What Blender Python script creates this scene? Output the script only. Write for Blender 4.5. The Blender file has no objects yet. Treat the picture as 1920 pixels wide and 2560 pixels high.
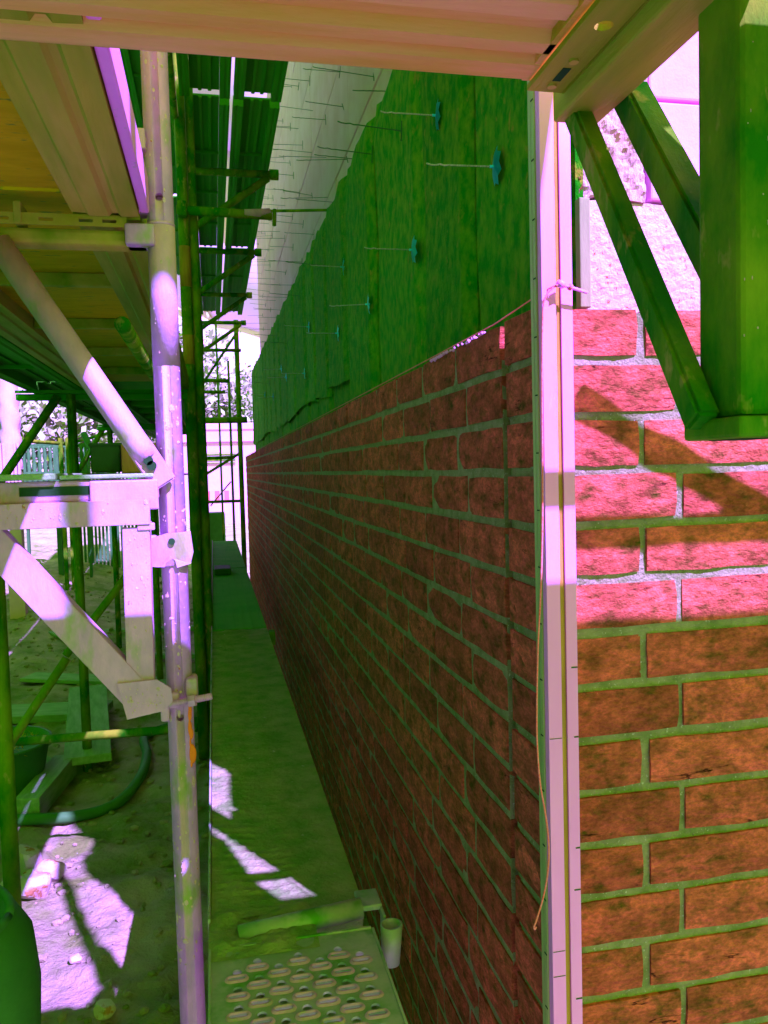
import bpy, bmesh, math, random
from mathutils import Vector, Matrix, noise
import numpy as np
random.seed(7)
S = bpy.context.scene
COL = S.collection
R = math.radians

# ------------------------------------------------------------------ camera, sky, sun, exposure
cam_d = bpy.data.cameras.new("camera"); cam = bpy.data.objects.new("camera", cam_d); COL.objects.link(cam)
cam_d.sensor_fit = 'VERTICAL'; cam_d.sensor_height = 36.0; cam_d.lens = 36.0 * 2032.4 / 2560
cam_d.clip_start = 0.02; cam_d.clip_end = 3000
YAW, PITCH, ROLL = R(11.79), R(3.04), R(1.53)
fh = Vector((math.sin(YAW), math.cos(YAW), 0)); r0 = Vector((math.cos(YAW), -math.sin(YAW), 0)); Z = Vector((0, 0, 1))
fw = fh * math.cos(PITCH) - Z * math.sin(PITCH); u0 = fh * math.sin(PITCH) + Z * math.cos(PITCH)
cr = r0 * math.cos(ROLL) - u0 * math.sin(ROLL); cu = r0 * math.sin(ROLL) + u0 * math.cos(ROLL)
cam.matrix_world = Matrix(((cr.x, cu.x, -fw.x, 0), (cr.y, cu.y, -fw.y, 0), (cr.z, cu.z, -fw.z, 0), (0, 0, 0, 1)))
S.camera = cam

LIGHT = Vector((-0.55, 1.0, -1.32)).normalized()         # direction the sunlight travels
SUN_EL = math.asin(-LIGHT.z); SUN_AZ = math.atan2(-LIGHT.x, -LIGHT.y)   # azimuth from +Y towards +X
w = bpy.data.worlds.new("World"); S.world = w; w.use_nodes = True
nt = w.node_tree; nt.nodes.clear()
sky = nt.nodes.new('ShaderNodeTexSky'); sky.sky_type = 'NISHITA'; sky.sun_disc = False
sky.sun_elevation = SUN_EL; sky.sun_rotation = SUN_AZ
tint = nt.nodes.new('ShaderNodeMix'); tint.data_type = 'RGBA'; tint.blend_type = 'MULTIPLY'
tint.inputs['Factor'].default_value = 1.0
tint.inputs['B'].default_value = (0.54, 1.30, 0.045, 1)
bg = nt.nodes.new('ShaderNodeBackground'); bg.inputs['Strength'].default_value = 0.15
wo = nt.nodes.new('ShaderNodeOutputWorld')
nt.links.new(sky.outputs['Color'], tint.inputs['A']); nt.links.new(tint.outputs['Result'], bg.inputs['Color'])
nt.links.new(bg.outputs['Background'], wo.inputs['Surface'])
sun_d = bpy.data.lights.new("sun", 'SUN'); sun = bpy.data.objects.new("sun", sun_d); COL.objects.link(sun)
sun_d.energy = 4.6; sun_d.angle = R(0.55); sun_d.color = (0.97, 0.56, 2.5)
sun.rotation_euler = LIGHT.to_track_quat('-Z', 'Y').to_euler(); sun.location = (6, -10, 14)
S.view_settings.view_transform = 'Standard'; S.view_settings.look = 'None'
S.view_settings.exposure = 1.5; S.view_settings.gamma = 1.0; S.view_settings.use_curve_mapping = False
S.cycles.max_bounces = 8; S.cycles.diffuse_bounces = 5; S.cycles.glossy_bounces = 3
S.cycles.sample_clamp_indirect = 8.0

# ------------------------------------------------------------------ materials
def mat(name, c1, c2, scale=8, rough=.75, metal=0.0, bump=.25, bscale=60, stretch=(1, 1, 1), lo=.35, hi=.65,
        spots=None, spot_scale=30, spot_lo=.62, spot_hi=.68, island=0.0, spec=.06, cracks=None, bdist=.004):
    m = bpy.data.materials.new(name); m.use_nodes = True
    n = m.node_tree.nodes; l = m.node_tree.links
    b = n['Principled BSDF']; b.inputs['Roughness'].default_value = rough; b.inputs['Metallic'].default_value = metal
    b.inputs['Specular IOR Level'].default_value = spec
    tc = n.new('ShaderNodeTexCoord'); mp = n.new('ShaderNodeMapping'); mp.inputs['Scale'].default_value = stretch
    geo = n.new('ShaderNodeNewGeometry'); oi = n.new('ShaderNodeObjectInfo')
    add = n.new('ShaderNodeVectorMath'); add.operation = 'MULTIPLY_ADD'
    sm = n.new('ShaderNodeMath'); sm.operation = 'ADD'
    l.new(geo.outputs['Random Per Island'], sm.inputs[0]); l.new(oi.outputs['Random'], sm.inputs[1])
    cmb = n.new('ShaderNodeCombineXYZ')
    for i in range(3): l.new(sm.outputs[0], cmb.inputs[i])
    add.inputs[1].default_value = (7.3, 5.1, 9.7) if island or True else (0, 0, 0)
    l.new(cmb.outputs[0], add.inputs[0]); l.new(tc.outputs['Object'], add.inputs[2])
    l.new(add.outputs[0], mp.inputs['Vector'])
    def noi(sc, det=6, ro=.6):
        t = n.new('ShaderNodeTexNoise'); t.inputs['Scale'].default_value = sc; t.inputs['Detail'].default_value = det
        t.inputs['Roughness'].default_value = ro; l.new(mp.outputs[0], t.inputs['Vector']); return t.outputs['Fac']
    def ramp(src, a, bb):
        t = n.new('ShaderNodeMapRange'); t.inputs['From Min'].default_value = a; t.inputs['From Max'].default_value = bb
        l.new(src, t.inputs['Value']); return t.outputs['Result']
    def mix(f, a, bb, mode='MIX'):
        t = n.new('ShaderNodeMix'); t.data_type = 'RGBA'; t.blend_type = mode
        l.new(f, t.inputs['Factor']) if not isinstance(f, float) else setattr(t.inputs['Factor'], 'default_value', f)
        for k, v in (('A', a), ('B', bb)):
            if isinstance(v, tuple): t.inputs[k].default_value = (*v, 1)
            else: l.new(v, t.inputs[k])
        return t.outputs['Result']
    c = mix(ramp(noi(scale), lo, hi), c1, c2)
    if island:
        mr = n.new('ShaderNodeMath'); mr.operation = 'FRACT'; l.new(sm.outputs[0], mr.inputs[0])
        t = n.new('ShaderNodeMapRange'); t.inputs['To Min'].default_value = 1 - island; t.inputs['To Max'].default_value = 1 + island
        l.new(mr.outputs[0], t.inputs['Value'])
        hs = n.new('ShaderNodeHueSaturation'); l.new(t.outputs['Result'], hs.inputs['Value']); l.new(c, hs.inputs['Color'])
        c = hs.outputs['Color']
    if spots: c = mix(ramp(noi(spot_scale, 4), spot_lo, spot_hi), c, spots)
    h = noi(bscale, 8, .65)
    if cracks:
        mp2 = n.new('ShaderNodeMapping'); mp2.inputs['Scale'].default_value = (.45, .45, 1.9); l.new(mp.outputs[0], mp2.inputs['Vector'])
        t = n.new('ShaderNodeTexNoise'); t.inputs['Scale'].default_value = cracks; t.inputs['Detail'].default_value = 7; t.inputs['Roughness'].default_value = .55
        l.new(mp2.outputs[0], t.inputs['Vector'])
        sb = n.new('ShaderNodeMath'); sb.operation = 'SUBTRACT'; sb.inputs[1].default_value = .5; l.new(t.outputs['Fac'], sb.inputs[0])
        ab = n.new('ShaderNodeMath'); ab.operation = 'ABSOLUTE'; l.new(sb.outputs[0], ab.inputs[0])
        e = ramp(ab.outputs[0], .001, .007)
        gate = ramp(noi(cracks * .9, 2), .60, .66)
        gm = n.new('ShaderNodeMath'); gm.operation = 'MAXIMUM'; inv = n.new('ShaderNodeMath'); inv.operation = 'SUBTRACT'; inv.inputs[0].default_value = 1
        l.new(gate, inv.inputs[1]); l.new(e, gm.inputs[0]); l.new(inv.outputs[0], gm.inputs[1])
        c = mix(gm.outputs[0], tuple(x * .25 for x in c1), c)
        grain = ramp(noi(95, 6, .75), .36, .60)
        c = mix(grain, mix(1.0, c, (.55, .58, .50), 'MULTIPLY'), c)
        grit = ramp(noi(230, 3), .66, .80)
        c = mix(grit, c, (.80, .18, .12))
        ml = n.new('ShaderNodeMath'); ml.operation = 'MULTIPLY'; l.new(h, ml.inputs[0]); l.new(gm.outputs[0], ml.inputs[1]); h = ml.outputs[0]
    l.new(c, b.inputs['Base Color'])
    bp = n.new('ShaderNodeBump'); bp.inputs['Strength'].default_value = bump; bp.inputs['Distance'].default_value = bdist
    l.new(h, bp.inputs['Height']); l.new(bp.outputs[0], b.inputs['Normal'])
    return m

M = {}
M['brick'] = mat('brick_face', (0.3, 0.062, 0.034), (0.92, 0.135, 0.115), 16, .95, 0, 1.0, 48, (1, 1, 1.7), .30, .62,
                 spots=(0.06, 0.06, 0.004), spot_scale=26, spot_lo=.50, spot_hi=.76, island=.22, cracks=9, bdist=.014)
M['mortar'] = mat('mortar', (0.22, 0.2, 0.1), (0.4, 0.29, 0.22), 30, .95, 0, 1.0, 150, spots=(0.66, 0.46, 0.6), spot_scale=200, spot_lo=.62, spot_hi=.70, bdist=.008)
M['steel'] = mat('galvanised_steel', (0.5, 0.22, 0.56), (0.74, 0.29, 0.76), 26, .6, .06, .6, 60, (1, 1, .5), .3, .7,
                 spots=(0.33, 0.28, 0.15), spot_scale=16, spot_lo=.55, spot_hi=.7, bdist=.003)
M['steel_dark'] = mat('shaded_weathered_steel', (0.015, 0.15, 0.002), (0.21, 0.26, 0.016), 9, .85, 0, .8, 60, (1, 1, .5), .40, .62, spec=.08, spots=(0.45, 0.26, 0.1), spot_scale=30, spot_lo=.60, spot_hi=.72)  # green of the shade put into the steel colour; spots are rust
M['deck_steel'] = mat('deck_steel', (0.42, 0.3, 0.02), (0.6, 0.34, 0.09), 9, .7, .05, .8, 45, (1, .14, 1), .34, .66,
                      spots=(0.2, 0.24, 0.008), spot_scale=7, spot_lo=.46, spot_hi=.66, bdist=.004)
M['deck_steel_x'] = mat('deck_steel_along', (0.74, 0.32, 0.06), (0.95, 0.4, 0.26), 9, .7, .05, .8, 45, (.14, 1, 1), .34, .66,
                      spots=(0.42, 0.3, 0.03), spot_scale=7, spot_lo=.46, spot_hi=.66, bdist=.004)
M['deck_under'] = mat('shaded_deck_underside', (0.03, 0.27, 0.01), (0.08, 0.3, 0.02), 6, .85, 0, .5, 40, (1, .15, 1), bdist=.003)  # shade under far and upper decks put into the colour
M['ply'] = mat('plywood_underside', (0.55, 0.28, 0.004), (0.68, 0.34, 0.008), 9, .8, 0, .5, 30, (1, 4, 1), spots=(.2, .2, .03), spot_scale=18, bdist=.003)
M['wool'] = mat('wool_fleece', (0.008, 0.2, 0.003), (0.17, 0.28, 0.012), 26, .95, 0, 1.0, 70, (1, 1.1, .8), .40, .66,
                spots=(0.36, 0.22, 0.03), spot_scale=28, spot_lo=.60, spot_hi=.74, island=.12, bdist=.012)
M['fibre'] = mat('torn_mineral_wool', (0.6, 0.3, 0.3), (0.72, 0.38, 0.5), 30, .95, 0, 1.0, 110, (1, 1, .4), spots=(.16, .07, .02), spot_scale=22, spot_lo=.60, spot_hi=.68, bdist=.012)
M['fibreboard'] = mat('fibre_board', (0.62, 0.32, 0.42), (0.74, 0.38, 0.56), 40, .95, 0, 1.0, 120, spots=(0.55, 0.14, 0.08), spot_scale=110, spot_lo=.60, spot_hi=.66, bdist=.006)
M['foam'] = mat('pale_foam_board', (0.8, 0.26, 0.8), (0.86, 0.29, 0.84), 20, .9, 0, .5, 130, spots=(0.5, 0.28, 0.5), spot_scale=120, spot_lo=.72, spot_hi=.76, bdist=.002)
M['block'] = mat('sand_lime_block', (0.8, 0.36, 0.55), (0.88, 0.42, 0.68), 5, .9, 0, .25, 90, island=.06)
M['alu'] = mat('scuffed_aluminium', (0.94, 0.22, 0.95), (0.98, 0.25, 0.98), 16, .5, .1, .15, 90, (1, 1, .3), spec=.3, spots=(0.66, 0.3, 0.66), spot_scale=60, spot_lo=.64, spot_hi=.74, bdist=.001)
M['alu_green'] = mat('shaded_aluminium', (0.34, 0.36, 0.16), (0.46, 0.42, 0.22), 16, .5, .2, .2, 60, (1, 1, .2), bdist=.001)  # darker green paints the shade on the straightedge's left side
M['dark'] = mat('black_gap', (.02, .05, .02), (.02, .06, .02), 10, .9)
M['ink'] = mat('marker_ink', (.03, .06, .03), (.04, .08, .04), 10, .9)
M['blue'] = mat('turquoise_plastic', (0.02, 0.6, 0.95), (0.04, 0.66, 0.98), 20, .5, 0, .2, 50)
M['wire'] = mat('tie_wire', (.16, .22, .12), (.60, .42, .55), 60, .4, .3, .2, 90, (8, 1, 1))
M['wire_dark'] = mat('dark_tie_wire', (.03, .10, .03), (.05, .13, .04), 30, .5, .3)
M['cord'] = mat('red_cord', (.85, .10, .10), (.90, .22, .30), 300, .8)
M['earth'] = mat('earth', (0.18, 0.21, 0.06), (0.54, 0.34, 0.32), 3.5, .98, 0, 1.0, 26, spots=(.46, .44, .4), spot_scale=45, spot_lo=.68, spot_hi=.74, bdist=.03)
M['grass'] = mat('added_lawn_grass', (.03, .26, .008), (.07, .36, .015), 2, .95, 0, 1.0, 30, bdist=.03)
M['crust'] = mat('mortar_crusted_deck', (0.17, 0.26, 0.08), (0.4, 0.33, 0.2), 14, .9, 0, 1.0, 55, (1, 1, 1), spots=(0.66, 0.4, 0.55), spot_scale=38, spot_lo=.66, spot_hi=.78, bdist=.014)  # pale spots paint pinkish highlights on the mortar ridges
M['deck_far'] = mat('dusty_deck', (0.06, 0.32, 0.02), (0.12, 0.36, 0.04), 4, .85, 0, .4, 40)
M['perf'] = mat('perforated_deck_steel', (0.28, 0.3, 0.24), (0.52, 0.38, 0.5), 7, .5, .2, .5, 60, spots=(0.1, 0.26, 0.04), spot_scale=9, spot_lo=.5, spot_hi=.66, bdist=.003)
M['wood'] = mat('grey_timber', (.20, .30, .14), (.32, .38, .24), 6, .85, 0, .6, 30, (6, 1, 6), bdist=.004)
M['wood_brown'] = mat('brown_timber', (.36, .17, .04), (.52, .24, .06), 10, .85, 0, .7, 30, (5, 5, .8), bdist=.005)
M['box'] = mat('dark_plastic', (.03, .08, .02), (.04, .10, .03), 10, .6)
M['stone'] = mat('pale_stone', (.50, .34, .42), (.62, .42, .5), 9, .9, 0, .6, 40, spots=(.4, .16, .08), spot_scale=14, spot_lo=.58, spot_hi=.64)
M['bark'] = mat('bark', (.20, .18, .10), (.32, .26, .16), 8, .95, 0, 1.0, 24, (1, 1, .2))
M['sunlit_leaf'] = mat('sunlit_foliage', (.34, .26, .26), (.62, .46, .56), 3, .9, 0, .2, 20, island=.35)  # pink of sun on the leaves put into their colour
M['leaf'] = mat('hedge_foliage', (.16, .20, .06), (.46, .32, .34), 1.5, .9, 0, .2, 20, island=.4)
M['render'] = mat('pale_render', (0.8, 0.27, 0.8), (0.84, 0.3, 0.82), 2, .9, 0, .2, 60)
M['tarp'] = mat('pale_tarpaulin', (0.66, 0.34, 0.5), (0.74, 0.4, 0.58), 4, .8, 0, .5, 12)
M['pink'] = mat('red_plastic', (.75, .10, .18), (.8, .12, .22), 4, .6)
M['orange'] = mat('orange_paint', (.85, .14, .02), (.9, .17, .03), 30, .7, 0, .3, 80)
M['cloud'] = mat('cloud_pink_sky', (0.85, 0.36, 0.85), (0.86, 0.38, 0.86), .002, 1.0, 0, 0, 1)
M['evergreen'] = mat('bounce_hedge_leaves', (0.02, 0.62, 0.008), (0.05, 0.75, 0.015), 3, .8, 0, .2, 20, island=.3)  # strong green so the added hedge bounces light onto the long wall
M['gate'] = mat('dark_gate_wood', (.05, .16, .05), (.08, .2, .07), 6, .9)
M['hose'] = mat('dark_hose', (.05, .16, .04), (.07, .2, .05), 6, .6)

# ------------------------------------------------------------------ mesh helpers
def link(o): COL.objects.link(o); return o
def tag(o, label, cat, group=None, kind=None):
    o['label'] = label; o['category'] = cat
    if group: o['group'] = group
    if kind: o['kind'] = kind
    return o
def thing(name, label, cat, loc=(0, 0, 0), group=None):
    o = bpy.data.objects.new(name, None); link(o); o.location = loc; o.empty_display_size = .05
    return tag(o, label, cat, group)
def adopt(o, parent):
    if parent is not None:
        o.parent = parent
        if parent.parent is not None and False: pass
        o.matrix_parent_inverse = parent_inv(parent)
    return o
def world_loc(p):
    v = Vector(p.location) if p.type == 'EMPTY' or True else Vector()
    return v
def parent_inv(p):
    # roots carry a translation only, parts sit at the identity in the world
    t = Vector((0, 0, 0)); q = p
    if q.parent is None: t = Vector(q.location); return Matrix.Translation(-t)
    return Matrix.Identity(4)
def obj(name, bm, m, parent=None, smooth=False):
    me = bpy.data.meshes.new(name)
    if isinstance(bm, bmesh.types.BMesh):
        bmesh.ops.recalc_face_normals(bm, faces=bm.faces); bm.to_mesh(me); bm.free()
    else:
        me.from_pydata(*bm)
    me.materials.append(M[m])
    if smooth:
        me.polygons.foreach_set('use_smooth', [True] * len(me.polygons))
    o = bpy.data.objects.new(name, me); link(o)
    return adopt(o, parent)
def inst(name, me, loc, parent, rot=None):
    o = bpy.data.objects.new(name, me); link(o); adopt(o, parent); o.location = loc
    if rot: o.rotation_euler = rot
    return o
def copy_tree(root, delta, label=None):
    r = root.copy(); link(r); r.location = Vector(root.location) + Vector(delta)
    if label: r['label'] = label
    for ch in root.children:
        c = ch.copy(); link(c); c.parent = r; c.matrix_parent_inverse = ch.matrix_parent_inverse
        for g in ch.children:
            d = g.copy(); link(d); d.parent = c; d.matrix_parent_inverse = g.matrix_parent_inverse
    return r
def B(): return bmesh.new()
def box(bm, x0, x1, y0, y1, z0, z1, bev=0.0):
    vs = [bm.verts.new(p) for p in ((x0, y0, z0), (x1, y0, z0), (x1, y1, z0), (x0, y1, z0), (x0, y0, z1), (x1, y0, z1), (x1, y1, z1), (x0, y1, z1))]
    fs = [bm.faces.new([vs[i] for i in f]) for f in ((3, 2, 1, 0), (4, 5, 6, 7), (0, 1, 5, 4), (1, 2, 6, 5), (2, 3, 7, 6), (3, 0, 4, 7))]
    if bev:
        es = list({e for f in fs for e in f.edges}); bmesh.ops.bevel(bm, geom=es, offset=bev, segments=2, affect='EDGES', profile=.5)
    return bm
def bx(*a, **k): return box(B(), *a, **k)
def tube(bm, pts, r, seg=16, cap=True):
    pts = [Vector(p) for p in pts]; rings = []
    t = (pts[1] - pts[0]).normalized(); a = t.orthogonal().normalized()
    for i, p in enumerate(pts):
        if i == 0: d = pts[1] - pts[0]
        elif i == len(pts) - 1: d = pts[-1] - pts[-2]
        else: d = (pts[i + 1] - pts[i]).normalized() + (pts[i] - pts[i - 1]).normalized()
        d.normalize(); a = (a - d * a.dot(d)).normalized(); b = d.cross(a)
        rr = r[i] if isinstance(r, (list, tuple)) else r
        rings.append([bm.verts.new(p + (a * math.cos(q) + b * math.sin(q)) * rr) for q in [2 * math.pi * k / seg for k in range(seg)]])
    for A_, B_ in zip(rings, rings[1:]):
        for k in range(seg): bm.faces.new((A_[k], A_[(k + 1) % seg], B_[(k + 1) % seg], B_[k]))
    if cap: bm.faces.new(rings[0][::-1]); bm.faces.new(rings[-1])
    return bm
def tb(pts, r, seg=16): return tube(B(), pts, r, seg)
def beam(bm, p0, p1, wx, wy, up=(0, 0, 1), bev=0.0):
    """rectangular bar from p0 to p1; wx across (perpendicular to up), wy along up"""
    p0, p1 = Vector(p0), Vector(p1); d = (p1 - p0).normalized(); s = d.cross(Vector(up)).normalized(); u = s.cross(d)
    c = [(-1, -1), (1, -1), (1, 1), (-1, 1)]
    va = [bm.verts.new(p0 + s * a * wx / 2 + u * b * wy / 2) for a, b in c]; vb = [bm.verts.new(p1 + s * a * wx / 2 + u * b * wy / 2) for a, b in c]
    fs = [bm.faces.new(va[::-1]), bm.faces.new(vb)] + [bm.faces.new((va[i], va[(i + 1) % 4], vb[(i + 1) % 4], vb[i])) for i in range(4)]
    if bev:
        es = list({e for f in fs for e in f.edges}); bmesh.ops.bevel(bm, geom=es, offset=bev, segments=2, affect='EDGES')
    return bm
def prism(poly, axis, a, b):
    """closed 2D outline extruded along 'y' (outline in x,z) or 'x' (outline in y,z) or 'z' (x,y)"""
    bm = B()
    def P(u, v, t): return (u, t, v) if axis == 'y' else ((t, u, v) if axis == 'x' else (u, v, t))
    A_ = [bm.verts.new(P(u, v, a)) for u, v in poly]; B_ = [bm.verts.new(P(u, v, b)) for u, v in poly]
    n = len(poly)
    for i in range(n): bm.faces.new((A_[i], A_[(i + 1) % n], B_[(i + 1) % n], B_[i]))
    bm.faces.new(A_); bm.faces.new(B_[::-1])
    bmesh.ops.triangulate(bm, faces=[f for f in bm.faces if len(f.verts) > 4])
    return bm
def strip_outline(pts, th):
    """thin sheet following pts (u,v), thickness th upwards"""
    return pts + [(u, v + th) for u, v in reversed(pts)]
def cut(o, cutter_bm):
    me = bpy.data.meshes.new("cut_shape"); bmesh.ops.recalc_face_normals(cutter_bm, faces=cutter_bm.faces); cutter_bm.to_mesh(me); cutter_bm.free()
    c = bpy.data.objects.new("cut_shape", me); link(c)
    md = o.modifiers.new("holes", 'BOOLEAN'); md.operation = 'DIFFERENCE'; md.object = c; md.solver = 'EXACT'
    dg = bpy.context.evaluated_depsgraph_get(); ev = o.evaluated_get(dg)
    new = bpy.data.meshes.new_from_object(ev); o.modifiers.clear(); o.data = new
    bpy.data.objects.remove(c); bpy.data.meshes.remove(me)
    return o
def grid(x0, x1, y0, y1, nx, ny, fz):
    vs = [(x0 + (x1 - x0) * i / nx, y0 + (y1 - y0) * j / ny, 0) for j in range(ny + 1) for i in range(nx + 1)]
    vs = [(x, y, fz(x, y)) for x, y, _ in vs]
    fs = [(j * (nx + 1) + i, j * (nx + 1) + i + 1, (j + 1) * (nx + 1) + i + 1, (j + 1) * (nx + 1) + i) for j in range(ny) for i in range(nx)]
    return vs, [], fs
def fn(x, y, z=0, s=1.0): return noise.fractal(Vector((x * s, y * s, z * s)), 1.0, 2.0, 5)

GZ = -1.6      # ground level; the camera stands at the origin, 0.87 above the lower deck
# ------------------------------------------------------------------ ground
def gz(x, y):
    bank = max(0, min(1, (y - 7) / 9)) * .75 * max(0, min(1, (-x - .3) / 1.5))
    near = 1 if y < 14 else .3
    return GZ + bank + .04 * fn(x, y, 0, 1.3) * near + .026 * fn(x, y, 4, 6) * near + .010 * abs(fn(x, y, 8, 19)) * near
def ground():
    xs = np.concatenate([np.linspace(-400, -9, 12), np.linspace(-8, -3.1, 12), np.linspace(-3, .5, 210), np.linspace(.7, 3, 8), np.linspace(5, 400, 10)])
    ys = np.concatenate([np.linspace(-300, -3, 10), np.linspace(-2, .9, 12), np.linspace(1, 7.5, 330), np.linspace(7.6, 14, 60), np.linspace(14.6, 30, 30), np.linspace(40, 900, 12)])
    vs = [(x, y, gz(x, y)) for y in ys for x in xs]; nx = len(xs)
    fs = [(j * nx + i, j * nx + i + 1, (j + 1) * nx + i + 1, (j + 1) * nx + i) for j in range(len(ys) - 1) for i in range(nx - 1)]
    cen = lambda f: (sum(vs[i][0] for i in f) / 4, sum(vs[i][1] for i in f) / 4)
    dug = lambda f: (max(-2.7, -.6 - .25 * max(0, cen(f)[1])) if cen(f)[1] < 8 else -12) < cen(f)[0] < 3 and -1.4 < cen(f)[1] < 30
    o = obj('ground', (vs, [], [f for f in fs if dug(f)]), 'earth', smooth=True); o['kind'] = 'structure'
    o = obj('added_lawn', (vs, [], [f for f in fs if not dug(f)]), 'grass', smooth=True); o['kind'] = 'structure'  # grass added outside the view to weaken red bounce from the earth
ground()

# ------------------------------------------------------------------ brick walls
CR = .0833; TOP = .231
def brick_mesh(L, H, D, seed, face):
    """brick with its show face towards -x (face='x') or -y; irregular rounded show face; origin at show-face lower corner"""
    rnd = random.Random(seed); bm = B(); nu, nv = 5, 3; gridv = []
    for j in range(nv + 1):
        row = []
        for i in range(nu + 1):
            u = L * i / nu; v = H * j / nv; d = rnd.uniform(-.0016, .0012)
            edge = (i in (0, nu)) or (j in (0, nv))
            if edge: d = .0012 + rnd.uniform(0, .0018)
            uu = u + (rnd.uniform(-.0012, .0018) * (1 if i == 0 else -1) if i in (0, nu) else 0)
            vv = v + (rnd.uniform(-.001, .0022) * (1 if j == 0 else -1) if j in (0, nv) else 0)
            if i in (0, nu) and j in (0, nv): d += .0018
            row.append((uu, vv, d))
        gridv.append(row)
    def P(u, v, d): return (d, u, v) if face == 'x' else (u, d, v)
    f = [[bm.verts.new(P(*gridv[j][i])) for i in range(nu + 1)] for j in range(nv + 1)]
    for j in range(nv):
        for i in range(nu): bm.faces.new((f[j][i], f[j][i + 1], f[j + 1][i + 1], f[j + 1][i]))
    ring = [f[0][i] for i in range(nu + 1)] + [f[j][nu] for j in range(1, nv + 1)] + [f[nv][i] for i in range(nu - 1, -1, -1)] + [f[j][0] for j in range(nv - 1, 0, -1)]
    c4 = [bm.verts.new(P(u, v, D)) for u, v in ((0, 0), (L, 0), (L, H), (0, H))]
    bm.faces.new([ring[k] for k in range(0, nu + 1)][::-1] + [c4[0], c4[1]])
    bm.faces.new([ring[k] for k in range(nu, nu + nv + 1)][::-1] + [c4[1], c4[2]])
    bm.faces.new([ring[k] for k in range(nu + nv, 2 * nu + nv + 1)][::-1] + [c4[2], c4[3]])
    bm.faces.new(([ring[k % len(ring)] for k in range(2 * nu + nv, 2 * nu + 2 * nv + 1)])[::-1] + [c4[3], c4[0]])
    bm.faces.new(c4)
    bmesh.ops.recalc_face_normals(bm, faces=bm.faces)
    me = bpy.data.meshes.new('brick'); bm.to_mesh(me); bm.free(); me.materials.append(M['brick'])
    return me
BL, BP, BH, BD = .2475, .262, .0695, .113
full_x = [brick_mesh(BL, BH, BD, 10 + s, 'x') for s in range(10)]
full_y = [brick_mesh(BL, BH, BD, 40 + s, 'y') for s in range(10)]
short_x = [brick_mesh(.185, BH, BD, 70 + s, 'x') for s in range(4)]
mid_y = [brick_mesh(.2355, BH, BD, 60 + s, 'y') for s in range(4)]
short_y = [brick_mesh(.173, BH, BD, 80 + s, 'y') for s in range(4)]
end_x = [brick_mesh(.110, BH, .03, 90 + s, 'x') for s in range(5)]
XW, YC, YE = .47, 1.145, 12.0
# long wall
lw = thing('brick_wall', 'long brown brick wall running away in shade below the dark insulation', 'brick wall', (XW, 1.3, GZ))
rows = 22; cand = []
for k in range(rows):
    z = TOP - BH - CR * k
    y = YC + .142; first = True
    while y < YE - .2:
        if first and k % 2 == 1: me = random.choice(short_x); L = .185 + .012
        else: me = random.choice(full_x); L = BP
        first = False
        cand.append((y, z, me)); y += L
def vis(c):
    y, z, _ = c
    far = 0 if z > -.87 * 1.0 - .25 * (y < 2.2) else 1
    return far * 100 + y
cand.sort(key=vis)
def jit(a): return random.uniform(-a, a)
rest = B()
for i, (y, z, me) in enumerate(cand):
    loc = (XW + jit(.0018), y + jit(.0015), z + jit(.0012)); rot = (jit(.004), 0, jit(.006))
    if i < 299: inst('brick', me, Vector(loc) - Vector((0, 0, 0)), lw, rot)
    else:
        t = B(); t.from_mesh(me); bmesh.ops.translate(t, verts=t.verts, vec=loc)
        tmp = bpy.data.meshes.new('t'); t.to_mesh(tmp); t.free(); rest.from_mesh(tmp); bpy.data.meshes.remove(tmp)
ob = obj('bricks', rest, 'brick', lw); ob['kind'] = 'stuff'
def mortar_slab(name, parent, fx, u0, u1, z0, z1, nu, nv, face):
    """rough mortar bed as a displaced sheet with thickness"""
    vs = []; fs = []
    for j in range(nv + 1):
        for i in range(nu + 1):
            u = u0 + (u1 - u0) * i / nu; v = z0 + (z1 - z0) * j / nv
            d = .0013 * noise.noise(Vector((u * 60, v * 60, 3))) + .0009 * noise.noise(Vector((u * 170, v * 170, 5)))
            vs.append((fx + d, u, v) if face == 'x' else (u, fx + d, v))
    for j in range(nv):
        for i in range(nu): fs.append((j * (nu + 1) + i, j * (nu + 1) + i + 1, (j + 1) * (nu + 1) + i + 1, (j + 1) * (nu + 1) + i))
    n = len(vs)
    b = fx + .09
    cs = [(u0, z0), (u1, z0), (u1, z1), (u0, z1)]
    for u, v in cs: vs.append((b, u, v) if face == 'x' else (u, b, v))
    idx = lambda i, j: j * (nu + 1) + i
    fs.append([idx(i, 0) for i in range(nu + 1)] + [n + 1, n]); fs.append([idx(i, nv) for i in range(nu, -1, -1)] + [n + 3, n + 2])
    fs.append([idx(0, j) for j in range(nv, -1, -1)] + [n, n + 3]); fs.append([idx(nu, j) for j in range(nv + 1)] + [n + 2, n + 1])
    fs.append((n, n + 1, n + 2, n + 3))
    return obj(name, (vs, [], fs), 'mortar', parent)
mortar_slab('mortar', lw, XW + .0046, YC + .142, YE, GZ - .02, TOP - .003, 300, 60, 'x')
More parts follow.
